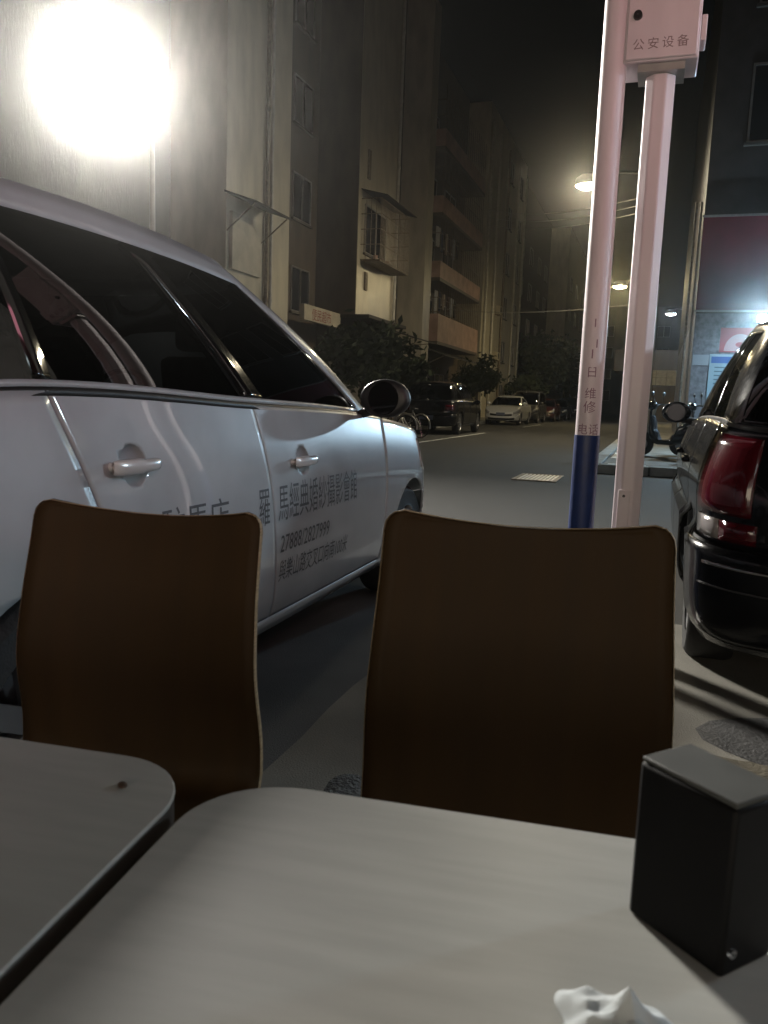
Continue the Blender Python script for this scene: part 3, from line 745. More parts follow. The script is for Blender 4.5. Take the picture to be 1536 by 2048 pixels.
wood = mat('dark_brown_laminate', (.034, .019, .007), .6, var=.14, scale=3, bump=.03, bscale=80, stretch=(6, 1, .5), spec=.15)
ply = mat('pale_plywood_edge', (.30, .23, .14), .55, var=.3, scale=30, stretch=(1, 1, 8))
def chair(label, x, y, rz, top=.885):
    t = thing('bentwood_chair', label, 'chair', (x, y, 0), rz, 'bent plywood chairs beyond the tables')
    # side profile of the bent shell: seat front -> seat rear -> up the back (local -y faces the table)
    prof = [(-.40, .365), (-.36, .38), (-.25, .377), (-.12, .37), (-.045, .37), (-.014, .38), (-.002, .405), (.0, .45), (.005, .56), (.012, .64), (.025, .72), (.045, .80), (.065, top)]
    cum = [0]
    for a, b in zip(prof, prof[1:]): cum.append(cum[-1]+math.dist(a, b))
    tot = cum[-1]
    def pr(sv):
        d = sv*tot
        for k in range(len(prof)-1):
            if d <= cum[k+1]+1e-9:
                u = (d-cum[k])/(cum[k+1]-cum[k]); return (lerp(prof[k][0], prof[k+1][0], u), lerp(prof[k][1], prof[k+1][1], u))
        return prof[-1]
    def hw(sv):                       # half width, corners rounded at both ends
        w_ = .245-.017*smooth((sv-.45)/.55); e = .03/tot
        for q in (sv, 1-sv):
            if q < e: w_ -= .03*(1-math.sqrt(max(0, 1-(1-q/e)**2)))
        return w_
    svs = [0, .004, .010, .02, .035, .05] + [.05+.9*k/30 for k in range(1, 31)] + [.965, .98, .990, .996, 1]
    nu = 20
    vs = []; 
    for sv in svs:
        yy, zz = pr(sv); k = smooth((sv-.5)/.2); h_ = hw(sv)
        for i in range(nu+1):
            u = 2*i/nu-1
            bend = .032*(u*u)*k          # back wraps round the sitter
            dip = -.020*(1-u*u)*smooth((sv-.9)/.1)
            vs.append((u*h_, yy-bend+.02, zz+dip+.004*(1-u*u)*(1-k)*-2))
    n_ = len(svs); fs = [(j*(nu+1)+i, j*(nu+1)+i+1, (j+1)*(nu+1)+i+1, (j+1)*(nu+1)+i) for j in range(n_-1) for i in range(nu)]
    m = MB(); m.add(vs, fs); sh = m.build('bent_shell', wood, t, solid=.012, ang=60); sh.modifiers['thickness'].offset = 0
    rim = [j*(nu+1) for j in range(n_)] + [(n_-1)*(nu+1)+i for i in range(1, nu+1)] + [j*(nu+1)+nu for j in range(n_-2, -1, -1)] + [i for i in range(nu-1, 0, -1)]
    cen = Vector((0, -.12, .6))
    m = MB(); loop = [Vector(vs[i]) for i in rim]; k_ = len(loop)
    prof2 = []
    for i, q in enumerate(loop):
        tg = (loop[(i+1) % k_]-loop[i-1]).normalized()
        # surface normal estimate from neighbouring profile
        sv_n = Vector((0, -tg.z, tg.y)) if abs(tg.x) < .7 else (Vector((0, -1, 0.15)) if q.z > .5 else Vector((0, .1, 1)))
        sv_n = (sv_n - tg*sv_n.dot(tg)).normalized(); ou = tg.cross(sv_n)
        if ou.dot(q-cen) < 0: ou = -ou
        prof2.append([q+sv_n*.0062+ou*.0006, q+sv_n*.0045+ou*.0022, q-sv_n*.0045+ou*.0022, q-sv_n*.0062+ou*.0006])
    m.add([x_ for q in prof2 for x_ in q], [(4*i+a, 4*((i+1) % k_)+a, 4*((i+1) % k_)+a+1, 4*i+a+1) for i in range(k_) for a in range(3)])
    m.build('plywood_edge', ply, sh)
    for sg in (-1, 1):
        q = MB(); q.tube([(sg*.19, -.33, .357), (sg*.21, -.36, .012)], .011, 10); q.build('leg', alu_m, t)
        q = MB(); q.tube([(sg*.19, -.08, .357), (sg*.205, .05, .012)], .011, 10); q.build('leg', alu_m, t)
    q = MB(); q.tube([(-.19, -.33, .351), (-.19, -.08, .351), (.19, -.08, .351), (.19, -.33, .351), (-.19, -.33, .351)], .010, 8); q.build('seat_frame', alu_m, t)
chair('dark brown bent plywood chair in front of the white car doors', -.452, 1.42, R(-12))
chair('dark brown bent plywood chair in front of the two posts', .218, 1.215, R(-11), .918)

bxm = mat('black_box_plastic', (.0035, .0035, .004), .6, var=.3, scale=40, spec=.15)
t = thing('napkin_box', 'black napkin box with dull grey top on the right café table', 'napkin box', (.219, .452, .75), R(30))
m = MB(); m.box(0, .050, 0, .076, .0, .112); body = m.build('box_body', bxm, t, bevel=.003)
m = MB(); m.box(.001, .049, .001, .075, .1121, .1155); lid = m.build('lid', mat('brushed_grey_lid', (.045, .048, .046), .65, 0, var=.1, scale=40), t, bevel=.001)
m = MB(); m.lathe([(.001, -.0022), (.003, -.0020), (.0035, 0.0)], 'y', 10, (.008, 0, .016)); m.build('rivet', chrome, body)
# crumpled tissue near the table edge
m = MB(); rt_ = random.Random(5)
folds = [(rt_.uniform(0, math.pi), rt_.uniform(.011, .026), rt_.random(), rt_.uniform(.35, 1)) for _ in range(9)]
def tis(u, v):
    an = 2*math.pi*u; r_ = v; rad = .036*(1+.14*math.sin(3*an+.6)+.09*math.sin(5*an+2))
    x, y = r_*rad*math.cos(an), .85*r_*rad*math.sin(an); ed = max(0, 1-r_**2.4)
    z = .013*ed
    for a, l, ph, am in folds:
        q = ((x*math.cos(a)+y*math.sin(a))/l+ph) % 1
        z += .0050*am*abs(q-.5)*(.4+.6*ed)
    d1 = abs((x-.004)*.95+(y-.006)*.3); d2 = abs(-(x-.004)*.3+(y-.006)*.95)
    z += .018*max(0, 1-d1/.009)**1.2*max(0, 1-d2/.018)
    return (x, y, max(.0010, z*.72))
m.grid(tis, 72, 30)
o = tag(m.build('crumpled_tissue', mat('tissue_paper', (.50, .54, .56), .9, var=.04, scale=20), ang=20, solid=.0004), 'crumpled white paper tissue beside the black box on the table', 'tissue')
o.location = (.142, .403, .7505); o.rotation_euler = (0, 0, -.25)
m = MB(); m.ball((0, 0, 0), .0042, .0062, .0022, 12, 8)
o = tag(m.build('seed_husk', mat('seed_husk_brown', (.05, .03, .02), .6)), 'small dark seed husk lying on the left café table', 'seed husk'); o.location = (-.223, .668, .7522); o.rotation_euler = (0, 0, .6)

# ------------------------------------------------------------------ street lamps
def lamp_post(label, s, w_post, w_lamp, h, colr, power, name, r_=.20, ps=.07):
    t = sthing('street_lamp', label, 'street lamp', s, w_post, 0, 0, 'street lamps')
    dy = w_post-w_lamp             # local +y is towards smaller w
    m = MB(); m.tube([(0, 0, 0), (0, 0, h*.5), (0, 0, h+.05)], [ps*1.3, ps, ps*.75], 12); m.tube([(0, 0, 0), (0, 0, .5)], ps*1.7, 12); m.build('post', alu_m, t)
    m = MB(); m.tube([(0, 0, h), (0, dy*.3, h+.22), (0, dy*.7, h+.28), (0, dy*.92, h+.2)], ps*.45, 8); m.build('arm', alu_m, t)
    m = MB(); 
    n_ = 20
    def hfn(u, v):
        a = 2*math.pi*u; r_, z = ((.02, .26), (.55, .24), (.9, .14), (1.0, .0), (1.0, -.08), (.93, -.08), (.9, .05))[round(v*6)]
        return (.31*r_*math.cos(a), dy+.40*r_*math.sin(a), h+z)
    m.grid(hfn, n_, 6); hd = m.build('lamp_head', alu_m, t)
    m = MB(); m.ball((0, dy, h-.085), .24, .33, .105, 18, 8); m.build('lens', emat(name, colr, power), hd)
lamp_post('street lamp on its arm shining warm white, higher of the two beside the posts', 26.8, -.45, -2.6, 8.0, (1, .86, .60), L_STREET*1.15, 'street_lens_near')
lamp_post('street lamp shining yellow, lower between the two posts', 49.2, -.45, -2.56, 8.05, (1, .80, .42), L_STREET*.9, 'street_lens_far')
lamp_post('tiny distant lamp with cold white light right of the octagonal post', 62, 1.7, .42, 7.9, (.75, .85, 1), L_FAR, 'lens_distant')
# the big floodlight at upper left
t = sthing('flood_lamp', 'dazzling white flood lamp on a slim post above the white car roof', 'street lamp', 12.63, -8.72)
m = MB(); m.tube([(0, 0, 0), (0, 0, 3), (0, 0, 6.4)], [.07, .05, .045], 12); m.tube([(0, 0, 0), (0, 0, .4)], .11, 12); m.build('post', pipe_m, t)
m = MB(); m.tube([(0, 0, 6.3), (-.05, .5, 6.5), (-.15, 1.05, 6.5)], .03, 8); m.build('arm', alu_m, t)
aim = (Vector((0, 0, .9)) - W(12.7, -9.8, 6.5)).normalized()
loc_aim = Vector((aim.dot(D), -aim.dot(N), aim.z))
hd = bpy.data.objects.new('lamp_head', None)
q = Vector((0, 0, 1)).rotation_difference(loc_aim)
m = MB(); m.lathe([(.001, -.42), (.31, -.37), (.64, -.16), (.79, .0), (.80, 1.3), (.78, 1.3), (.775, -.02)], 'z', 32); hd = m.build('lamp_head', alu_m, t)
hd.rotation_mode = 'QUATERNION'; hd.rotation_quaternion = q; hd.location = (.07, 1.08, 6.5)
m = MB(); m.lathe([(.76, -.03), (.68, .0), (.52, .03), (.27, .045), (.001, .05)], 'z', 28); m.build('lens', emat('flood_lens', (1, .95, .86), L_BIG), hd)

# ------------------------------------------------------------------ buildings on the left
def window(par, x0, x1, z0, z1, y, lit=None, face='y', bars=False):
    """window on the street face (plane y) or on a face towards the tables (plane x = y argument)"""
    m = MB(); f_ = .05
    def bx_(a, b, c, d, e, g_):
        if face == 'y': m.box(a, b, y-d, y-c, e, g_)
        else: m.box(y-d, y-c, a, b, e, g_)
    for a, b, e, g_ in ((x0, x0+f_, z0, z1), (x1-f_, x1, z0, z1), (x0+f_, x1-f_, z0, z0+f_), (x0+f_, x1-f_, z1-f_, z1), ((x0+x1)/2-.025, (x0+x1)/2+.025, z0+f_, z1-f_)): bx_(a, b, .0, .05, e, g_)
    o = m.build('window', alu_m, par, smooth=False)
    m = MB(); bx_(x0+f_, x1-f_, -.02, .012, z0+f_, z1-f_); m.build('pane', lit or pane_m, o, smooth=False)
    m = MB(); bx_(x0-.06, x1+.06, 0, .10, z0-.07, z0-.002); m.build('sill', wall_grey, o, smooth=False)
    return o
def cage(par, x0, x1, z0, z1, y, d=.55):
    """security cage standing out from a window, with a ledge of clutter"""
    o = MB(); r_ = .012
    for zz in [z0+(z1-z0)*k/4 for k in range(5)]: o.tube([(x0, y, zz), (x0, y-d, zz), (x1, y-d, zz), (x1, y, zz)], r_*1.3, 5)
    n_ = max(4, int((x1-x0)/.14))
    for k in range(n_+1): o.tube([(lerp(x0, x1, k/n_), y-d, z0), (lerp(x0, x1, k/n_), y-d, z1)], r_, 4)
    for k in range(1, 4):
        for xx in (x0, x1): o.tube([(xx, y-d*k/4, z0), (xx, y-d*k/4, z1)], r_, 4)
    c = o.build('window_cage', rust_m, par, smooth=False)
    m = MB(); m.prism([(y-d-.25, z1+.05), (y, z1+.30), (y, z1+.33), (y-d-.25, z1+.08)], x0-.1, x1+.1, 'x'); m.build('cage_roof', dark_m, c, smooth=False)
    m = MB(); m.box(x0, x1, y-d, y-.02, z0-.05, z0); m.build('cage_floor', rust_m, c, smooth=False)
    for k in range(3):
        xx = lerp(x0+.2, x1-.3, random.random()); m = MB(); hh = random.uniform(.2, .4); m.lathe([(.06, 0), (.09, hh*.6), (.1, hh*.62), (.001, hh*.6)], 'z', 12, (xx, y-d*.5, z0)); m.build('flower_pot', pink_wall, c)
    return c
def ac_unit(par, x, y, z):
    m = MB(); m.box(x, x+.8, y-.32, y-.02, z, z+.55); o = m.build('air_conditioner', wall_cream, par, bevel=.02)
    m = MB(); m.lathe([(.001, -.335), (.2, -.335), (.22, -.325)], 'y', 20, (x+.3, y, z+.28)); m.build('fan_grille', dark_m, o)
    m = MB(); m.box(x, x+.04, y-.34, y, z-.06, z-.001); m.box(x+.7, x+.74, y-.34, y, z-.06, z-.001); m.build('bracket', rust_m, o)
def pipe(par, x, y, z0, z1, r_=.055, m_=None):
    m = MB(); m.tube([(x, y-r_-.02, z0), (x, y-r_-.02, z1)], r_, 10)
    for k in range(int((z1-z0)/2.5)): m.tube([(x, y-r_-.02, z0+1+k*2.5), (x, y-r_-.02, z0+1.12+k*2.5)], r_*1.25, 10)
    return m.build('drain_pipe', m_ or pipe_m, par)
def canopy(par, x0, x1, y, z, d=1.3, drop=.35, m_=None):
    m = MB(); m.prism([(y-d, z-drop), (y, z), (y, z+.05), (y-d, z-drop+.05)], x0, x1, 'x'); c = m.build('canopy', m_ or dark_m, par, smooth=False)
    for xx in (x0+.1, x1-.1):
        m = MB(); m.tube([(xx, y-d+.1, z-drop+.02), (xx, y-.02, z-.9)], .02, 6); m.build('canopy_strut', rust_m, c)
    return c
# coordinates inside each block: x along the street from the block's start, y away from the street, wall line y=0 at w=-10.5
def block(label, s0, m_main, x1, depth0, h=19.0):
    b = sthing('apartment_block', label, 'building', s0, -10.5, 0, 0, 'blocks of flats along the left side')
    m = MB(); m.box(0, x1, depth0, depth0+9, .0, h); m.build('wall', m_main, b, smooth=False)
    return b
b1 = block('grey block of flats behind the dazzling flood lamp', 2.0, wall_grey, 22.6, 1.6)
m = MB(); m.box(16.3, 19.9, 0, 1.598, 0, 19); m.build('stair_bay', wall_tile, b1, smooth=False)
pipe(b1, 18.35, 0, .1, 18.5, .05, rust_m); pipe(b1, 18.62, 0, .1, 18.5, .05)
m = MB(); m.box(16.45, 18.0, -.10, -.003, 4.2, 5.6); m.build('cream_panel', wall_cream, b1, smooth=False)
canopy(b1, 16.2, 18.2, 0, 6.0, .9, .3)
for fl in range(6):
    z = .9+fl*3.05
    for x in (1.2, 4.6, 8.0, 11.4, 14.2): 
        if x < 6: window(b1, x, x+1.7, z, z+1.5, 1.6)
    for x in (3.2,):
        if fl > 0: ac_unit(b1, x, 1.6, z)
    if fl in (1, 3): cage(b1, 4.5, 6.4, z-.05, z+1.7, 1.6)
b2 = block('brown block of flats with a caged window in its lit tiled bay', 24.9, wall_brown, 12.0, 1.6)
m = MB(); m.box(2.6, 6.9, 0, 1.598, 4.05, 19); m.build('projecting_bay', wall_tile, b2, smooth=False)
m = MB(); m.box(2.585, 2.5985, .02, 1.59, 4.06, 18.9); m.build('bay_shaded_side', wall_brown, b2, smooth=False)  # dark sheet: shade on this side of the bay put into its colour
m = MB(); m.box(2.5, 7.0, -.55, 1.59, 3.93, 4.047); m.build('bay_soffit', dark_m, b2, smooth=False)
m = MB(); m.box(2.8, 6.6, 1.2, 1.597, .1, 3.9); m.build('shop_front', wall_grey, b2, smooth=False)
m = MB(); m.box(-.6, 2.55, .55, .72, 3.55, 4.05); sg_ = m.build('sign_board', wall_cream, b2, smooth=False)
text_mesh('便民超市', .42, lambda x, y: (x+.0, .546, 3.62+y), 'sign_lettering', mat('sign_red_print', (.2, .03, .03), .6), sg_)
window(b2, 3.2, 5.6, 6.3, 8.0, 0); cage(b2, 2.9, 6.3, 6.0, 8.1, 0, .75)
pipe(b2, 6.72, 0, 4.1, 18.6, .06)
for za, zb in ((5.0, 5.65), (8.9, 9.9)):
    m = MB(); m.box(3.35, 3.6, -.06, -.002, za, zb); m.build('junction_box', rust_m, b2, smooth=False)
for fl in range(6):
    z = .9+fl*3.05
    window(b2, .5, 2.0, z, z+1.5, 1.6); window(b2, 8.2, 10.0, z, z+1.5, 1.6)
    if fl in (2, 4): ac_unit(b2, 10.3, 1.6, z)
canopy(b2, 7.4, 10.6, 1.6, 4.3, 2.4, .7)
b3 = block('brown block of flats with laundry on an open balcony', 37.0, wall_brown, 12.9, 1.6)
m = MB(); m.box(.15, 1.2, .3, 1.598, 0, 19); m.build('pilaster', wall_tile, b3, smooth=False)
pipe(b3, 1.35, .5, .1, 8.8, .09)
for k, z in enumerate((3.9, 7.0, 10.1, 13.2)):
    m = MB(); m.box(2.6, 12.0, .2, 1.597, z, z+.16); fl_ = m.build('balcony', wall_brown, b3, smooth=False)
    m = MB(); m.box(2.6, 12.0, .2, .32, z+.161, z+(1.5 if k == 0 else .95)); m.box(2.6, 2.72, .321, 1.59, z+.161, z+(1.5 if k == 0 else .95)); m.build('parapet', pink_wall, fl_, smooth=False)
    m = MB()
    for q in range(20): m.tube([(2.7+q*.49, .26, z+.95), (2.7+q*.49, .26, z+3.0)], .014, 4)
    for q in (1.6, 2.3): m.tube([(2.66, 1.5, z+q), (2.66, .26, z+q), (11.9, .26, z+q)], .016, 4)
    m.build('balcony_bars', rust_m, fl_, smooth=False)
    window(b3, 4, 6.2, z+1.0, z+2.6, 1.6); window(b3, 8, 10.4, z+1.0, z+2.6, 1.6)
    if k in (0, 1):
        cols_ = [(.5, .5, .5), (.05, .06, .1), (.4, .33, .28), (.08, .05, .05), (.3, .32, .36), (.03, .03, .04)]
        for q in range(6):
            xx = 3.3+q*.8+random.uniform(-.15, .15); h_ = random.uniform(.7, 1.2)
            lm = MB(); ph = random.random()*6
            lm.grid(lambda u, v: (xx+.55*u*(1 if v > .7 else .8), .62+.04*math.sin(9*u+ph), z+2.75-h_*(1-v)), 8, 5)
            lm.build('hanging_laundry', mat('laundry_%d' % q, cols_[q], .9, var=.1, scale=8), fl_, solid=.01)
canopy(b3, 2.4, 11.0, .9, 3.7, 1.2, .4)
for x in (3.5, 7.5): window(b3, x, x+2, .9, 2.6, 1.6)
b4 = block('narrow lit tiled block of flats with several drain pipes, beyond the laundry balcony', 50.2, wall_tile, 14.0, .3)
for x, m_ in ((.6, pipe_m), (3.0, pipe_m), (6.2, rust_m), (10.4, pipe_m), (13.4, pipe_m)): pipe(b4, x, .3, .1, 18, .08, m_)
for fl in range(6):
    z = .9+fl*3.05
    window(b4, 7.0, 8.4, z, z+1.5, .3); window(b4, 11.0, 12.4, z, z+1.5, .3)
    if fl in (1, 2): ac_unit(b4, 4.4, .3, z)
b5 = block('dim block of flats behind the far trees', 65.2, wall_brown, 20.0, 1.0)
for fl in range(5):
    for x in (2, 7, 12, 16.5): window(b5, x, x+1.8, .9+fl*3.05, 2.4+fl*3.05, 1.0)
b6 = block('farthest block of flats, a pale sliver at the end of the row', 86.0, wall_tile, 26.0, -.8)
for fl in range(5):
    for x in (3, 9, 15, 21): window(b6, x, x+1.8, .9+fl*3.05, 2.4+fl*3.05, -.8)
# wires across the street
def wire(label, P, Q, sag=.25, r_=.008):
    m = MB(); n_ = 14
    m.tube([Vector(P).lerp(Vector(Q), k/n_)-Vector((0, 0, sag*4*(k/n_)*(1-k/n_))) for k in range(n_+1)], r_, 5)
    tag(m.build('overhead_wire', mat('wire_sheath', (.25, .24, .21), .5), None), label, 'wire', 'wires over the street')
for k in range(3):
    wire(('topmost', 'middle', 'lowest')[k]+' of three close wires strung high from the posts to the flats', W(47, -10.0, 12.0-k*.42), W(26.8, -.5, 7.6-k*.22), .4, .014)
wire('single low wire crossing the street from the flats to the right side', W(37.3, -10.15, 5.4), W(26.8, -.5, 4.35), .25, .012)

# ------------------------------------------------------------------ trees and shrubs
def tree(name, label, s, w, h, cr, cz, leaves, trunk_r=.09, leaf=.16, group='trees in front of the flats'):
    t = sthing(name, label, 'tree', s, w, .1, random.uniform(0, 6), group)
    m = MB(); tips = []
    m.tube([(0, 0, 0), (.05, .03, h*.3), (.0, .08, h*.6)], [trunk_r, trunk_r*.8, trunk_r*.55], 9)
    for k in range(8):
        a = 2*math.pi*k/8+random.uniform(-.3, .3); z0 = h*random.uniform(.3, .58); rr = cr*random.uniform(.5, .85)
        e = Vector((rr*math.cos(a), rr*math.sin(a), z0+random.uniform(.25, .9)*cz)); mid = Vector((e.x*.45, e.y*.45, (z0+e.z)/2+.15))
        m.tube([(0, .05, z0), mid, e], [trunk_r*.45, trunk_r*.3, trunk_r*.1], 6); tips += [mid, e]
    m.build('trunk', bark_m, t)
    c = MB(); cen = [Vector((random.gauss(0, cr*.42), random.gauss(0, cr*.42), h*.66+random.gauss(0, cz*.42))) for _ in range(16)]+tips
    vs = []; fs = []
    for _ in range(leaves):
        q = random.choice(cen)+Vector((random.gauss(0, cr*.17), random.gauss(0, cr*.17), random.gauss(0, cr*.15)))
        if q.z < .25: q.z = random.uniform(.3, .8)
        e1 = Vector((random.gauss(0, 1), random.gauss(0, 1), random.gauss(0, 1))).normalized(); e2 = e1.orthogonal().normalized(); l = leaf*random.uniform(.6, 1.3)
        o = len(vs); vs += [q-e1*l, q+e2*l*.45, q+e1*l, q-e2*l*.45]; fs.append((o, o+1, o+2, o+3))
    c.add(vs, fs); c.build('crown', leaf_m, t, smooth=False, recalc=False, weld=False)
tree('leafy_tree', 'bushy dark tree under the caged bay, nearest of the trees', 24.6, -9.1, 3.6, 1.5, 1.0, 3400)
tree('leafy_tree', 'low dark bushy tree beside the brown front and its sloping canopy', 28.6, -9.2, 3.2, 1.3, .9, 2600)
tree('leafy_tree', 'dark shrub-like tree under the laundry balcony', 43.5, -9.4, 3.4, 1.4, 1.0, 2200)
tree('leafy_tree', 'tall dark tree beyond the pipes of the lit tiled block', 66.0, -8.6, 7.2, 2.4, 2.4, 3000, .14, .22)
tree('leafy_tree', 'dark tree behind the last parked cars', 78.0, -8.4, 6.4, 2.2, 2.0, 2400, .14, .22)
tree('leafy_tree', 'small dark tree before the farthest pale block', 59.0, -9.0, 3.6, 1.4, 1.0, 1600)

# ------------------------------------------------------------------ right side of the street
sp_wall = mat('speckled_stone_wall', (.20, .20, .22), .5, var=.32, scale=9, bump=.3, bscale=40, detail=8)
rb = sthing('corner_shop', 'dark corner shop with a tall red sign board over a speckled stone wall', 'building', 22.0, .74)
m = MB(); m.box(0, 18, -12, 0, 0, 3.5); m.build('wall', sp_wall, rb, smooth=False)
m = MB(); m.box(0, 18, -12, 0, 3.501, 14); m.build('upper_wall', mat('dark_shop_cladding', (.05, .042, .04), .6, var=.3, scale=2, bump=.2), rb, smooth=False)
m = MB(); m.box(-.30, -.003, -9, .02, 3.55, 5.75); sb = m.build('sign_board', mat('deep_red_sign', (.13, .012, .022), .35, var=.15, scale=2), rb, smooth=False)
m = MB(); m.box(-.33, -.29, -9, .05, 5.751, 5.80); m.box(-.33, -.29, -9, .05, 3.50, 3.549); m.build('sign_trim', alu_m, sb, smooth=False)
def panel(nm, y0, y1, z0, z1, m_, th=.03, x=0.0, par=None):
    q = MB(); q.box(x-th, x-.002, y0, y1, z0, z1); return q.build(nm, m_, par or rb, smooth=False)
po = panel('red_poster', -1.55, -.62, 2.55, 3.15, mat('poster_red', (.42, .10, .11), .5))
q = MB(); n_ = 20
arc = [(-1.085+.36*math.cos(math.pi*k/n_), 2.58+.42*math.sin(math.pi*k/n_)) for k in range(n_+1)]
q.prism(arc, -.034, -.031, 'x'); q.build('poster_arch', mat('poster_pink', (.5, .30, .30), .5), po, smooth=False)
q = MB(); q.prism([(-1.085+.1*math.cos(2*math.pi*k/n_), 2.74+.06*math.sin(2*math.pi*k/n_)) for k in range(n_)], -.0375, -.0345, 'x'); q.build('poster_badge', mat('poster_red', (.42, .10, .11), .5), po, smooth=False)
nb = panel('notice_board', -1.40, -.42, 1.25, 2.50, mat('notice_blue_white', (.30, .42, .48), .5))
q = MB(); q.box(-.034, -.031, -1.36, -.46, 2.28, 2.44); q.build('notice_heading', mat('notice_blue', (.04, .12, .35), .5), nb, smooth=False)
q = MB()
for k in range(8): q.box(-.034, -.031, -1.32+.05*(k % 2), -.55, 2.16-k*.1, 2.19-k*.1)
q.build('notice_lines', mat('notice_grey_print', (.1, .16, .2), .6), nb, smooth=False)
panel('pale_plate', -.40, -.02, 2.22, 2.48, mat('plate_pale', (.35, .38, .42), .5)); 
for y in (.08, .20):
    q = MB(); q.tube([(.1, y, .13), (.1, y, 6.2)], .03, 10); q.build('corner_pipe', alu_m if y < .1 else rust_m, rb)
window(rb, -5.5, -3.5, 7.5, 9.3, 0.0, face='x'); window(rb, -2.6, -.8, 7.5, 9.3, 0.0, face='x'); window(rb, -2.6, -.8, 10.6, 12.4, 0.0, face='x')
fl = sthing('shop_flood_lamp', 'cold blue-white flood lamp over the notice board at the right edge', 'lamp', 20.9, 2.30, 3.25)
m = MB(); m.tube([(0, 0, 0), (.25, 0, .12), (1.02, 0, .12)], .025, 8); m.build('arm', alu_m, fl)
m = MB(); m.box(-.10, .02, -.26, .26, -.10, .10); hd = m.build('lamp_head', black_p, fl, bevel=.02)
m = MB(); m.ball((-.11, 0, -.02), .05, .24, .09, 12, 8); m.build('lens', emat('flood_blue', (.55, .80, 1.0), L_FLOOD), hd)
# low pale building at the end of the side lane
lb = sthing('low_building', 'low dark building with a pale tiled parapet band between the posts', 'building', 62, 2.6)
m = MB(); m.box(0, 8, -14, 5.0, 0, 2.75); m.build('wall', wall_brown, lb, smooth=False)
for k in range(14):
    for r_ in range(2):
        q = MB(); q.box(-.06, .0, 4.98-k*.72-.70, 4.98-k*.72, 2.77+r_*.55, 3.30+r_*.55); q.build('parapet_panel', pipe_m, lb, smooth=False)
m = MB(); m.box(.01, 8, -14, 5.0, 2.751, 3.85); m.build('parapet', wall_grey, lb, smooth=False)
m = MB(); m.box(3, 9, -14, 6.0, 3.86, 5.5); m.build('upper_storey', wall_brown, lb, smooth=False)
eb = sthing('far_block', 'tall dark block closing the far end of the street', 'building', 128, -3)
m = MB(); m.box(0, 10, -40, 24, 0, 16); m.build('wall', wall_grey, eb, smooth=False)
for k in range(6):
    for fl_ in range(4): window(eb, -8+k*4, -6.2+k*4, 2+fl_*3.2, 3.6+fl_*3.2, 0, face='x')

def scooter(label, s, w, rz, paint):
    t = sthing('motor_scooter', label, 'scooter', s, w, .128, rz, 'scooters parked on the corner pavement')
    for x in (-.58, .62):
        m = MB(); m.lathe([(.13, -.05), (.2, -.055), (.235, -.03), (.24, 0), (.235, .03), (.2, .055), (.13, .05)], 'y', 24, (x, 0, .24)); o = m.build('wheel', rubber, t)
        m = MB(); m.lathe([(.001, -.03), (.135, -.03), (.135, .03), (.001, .03)], 'y', 20, (x, 0, .24)); m.build('rim', rim_m, o)
    m = MB()
    secs = [(-.86, .50, .72, .07), (-.7, .40, .78, .14), (-.4, .30, .76, .17), (-.15, .27, .66, .15), (.0, .24, .36, .16), (.25, .24, .35, .16), (.36, .26, .55, .17), (.42, .32, .82, .18), (.46, .45, .98, .13)]
    def fn(u, v):
        k = min(int(u*(len(secs)-1)), len(secs)-2); f_ = u*(len(secs)-1)-k
        x, z0, z1, hw_ = [lerp(a, b, smooth(f_) if i else f_) for i, (a, b) in enumerate(zip(secs[k], secs[k+1]))]
        a = 2*math.pi*v; c, s_ = math.cos(a), math.sin(a)
        return (x, hw_*math.copysign(abs(c)**.6, c), (z0+z1)/2+(z1-z0)/2*math.copysign(abs(s_)**.6, s_))
    m.grid(fn, 40, 20); m.build('body', paint, t)
    m = MB(); m.prism([(-.86, .74), (-.2, .70), (-.12, .74), (-.2, .82), (-.5, .80), (-.86, .86)], -.14, .14, 'y'); m.build('seat', black_p, t, bevel=.03)
    m = MB(); m.tube([(.62, .09, .24), (.5, .07, .6), (.42, .03, .95)], .028, 8); m.tube([(.62, -.09, .24), (.5, -.07, .6), (.42, -.03, .95)], .028, 8); m.build('fork', alu_m, t)
    m = MB(); m.tube([(.26, -.34, 1.05), (.36, -.2, 1.06), (.42, 0, 1.03), (.36, .2, 1.06), (.26, .34, 1.05)], .016, 8); hb = m.build('handlebar', black_p, t)
    m = MB(); m.ball((.46, 0, 1.02), .10, .13, .10, 14, 10); hl = m.build('headlight_cowl', paint, t); m = MB(); m.ball((.53, 0, 1.02), .04, .08, .06, 12, 8); m.build('headlight', lamp_g, hl)
    for sg in (-1, 1):
        m = MB(); m.tube([(.33, sg*.24, 1.06), (.36, sg*.30, 1.24)], .007, 6); m.ball((.36, sg*.32, 1.27), .02, .07, .045, 12, 8); m.build('mirror', black_p, hb)
    m = MB(); m.box(-1.02, -.72, -.17, .17, .87, 1.14); m.build('top_case', black_p, t, bevel=.04)
    m = MB(); m.prism([(.42+.26*math.cos(R(a)), .24+.26*math.sin(R(a))) for a in range(20, 150, 10)]+[(.42+.24*math.cos(R(a)), .24+.24*math.sin(R(a))) for a in range(140, 10, -10)], -.06, .06, 'y'); o = m.build('front_mudguard', paint, t); o.location = (.2, 0, 0)
scooter('black motor scooter on the corner pavement, nearer the octagonal post', 17.3, .35, R(70), black_paint)
scooter('dark motor scooter with top case on the corner pavement, beside the black hatchback', 18.2, 1.15, R(100), blue_paint)

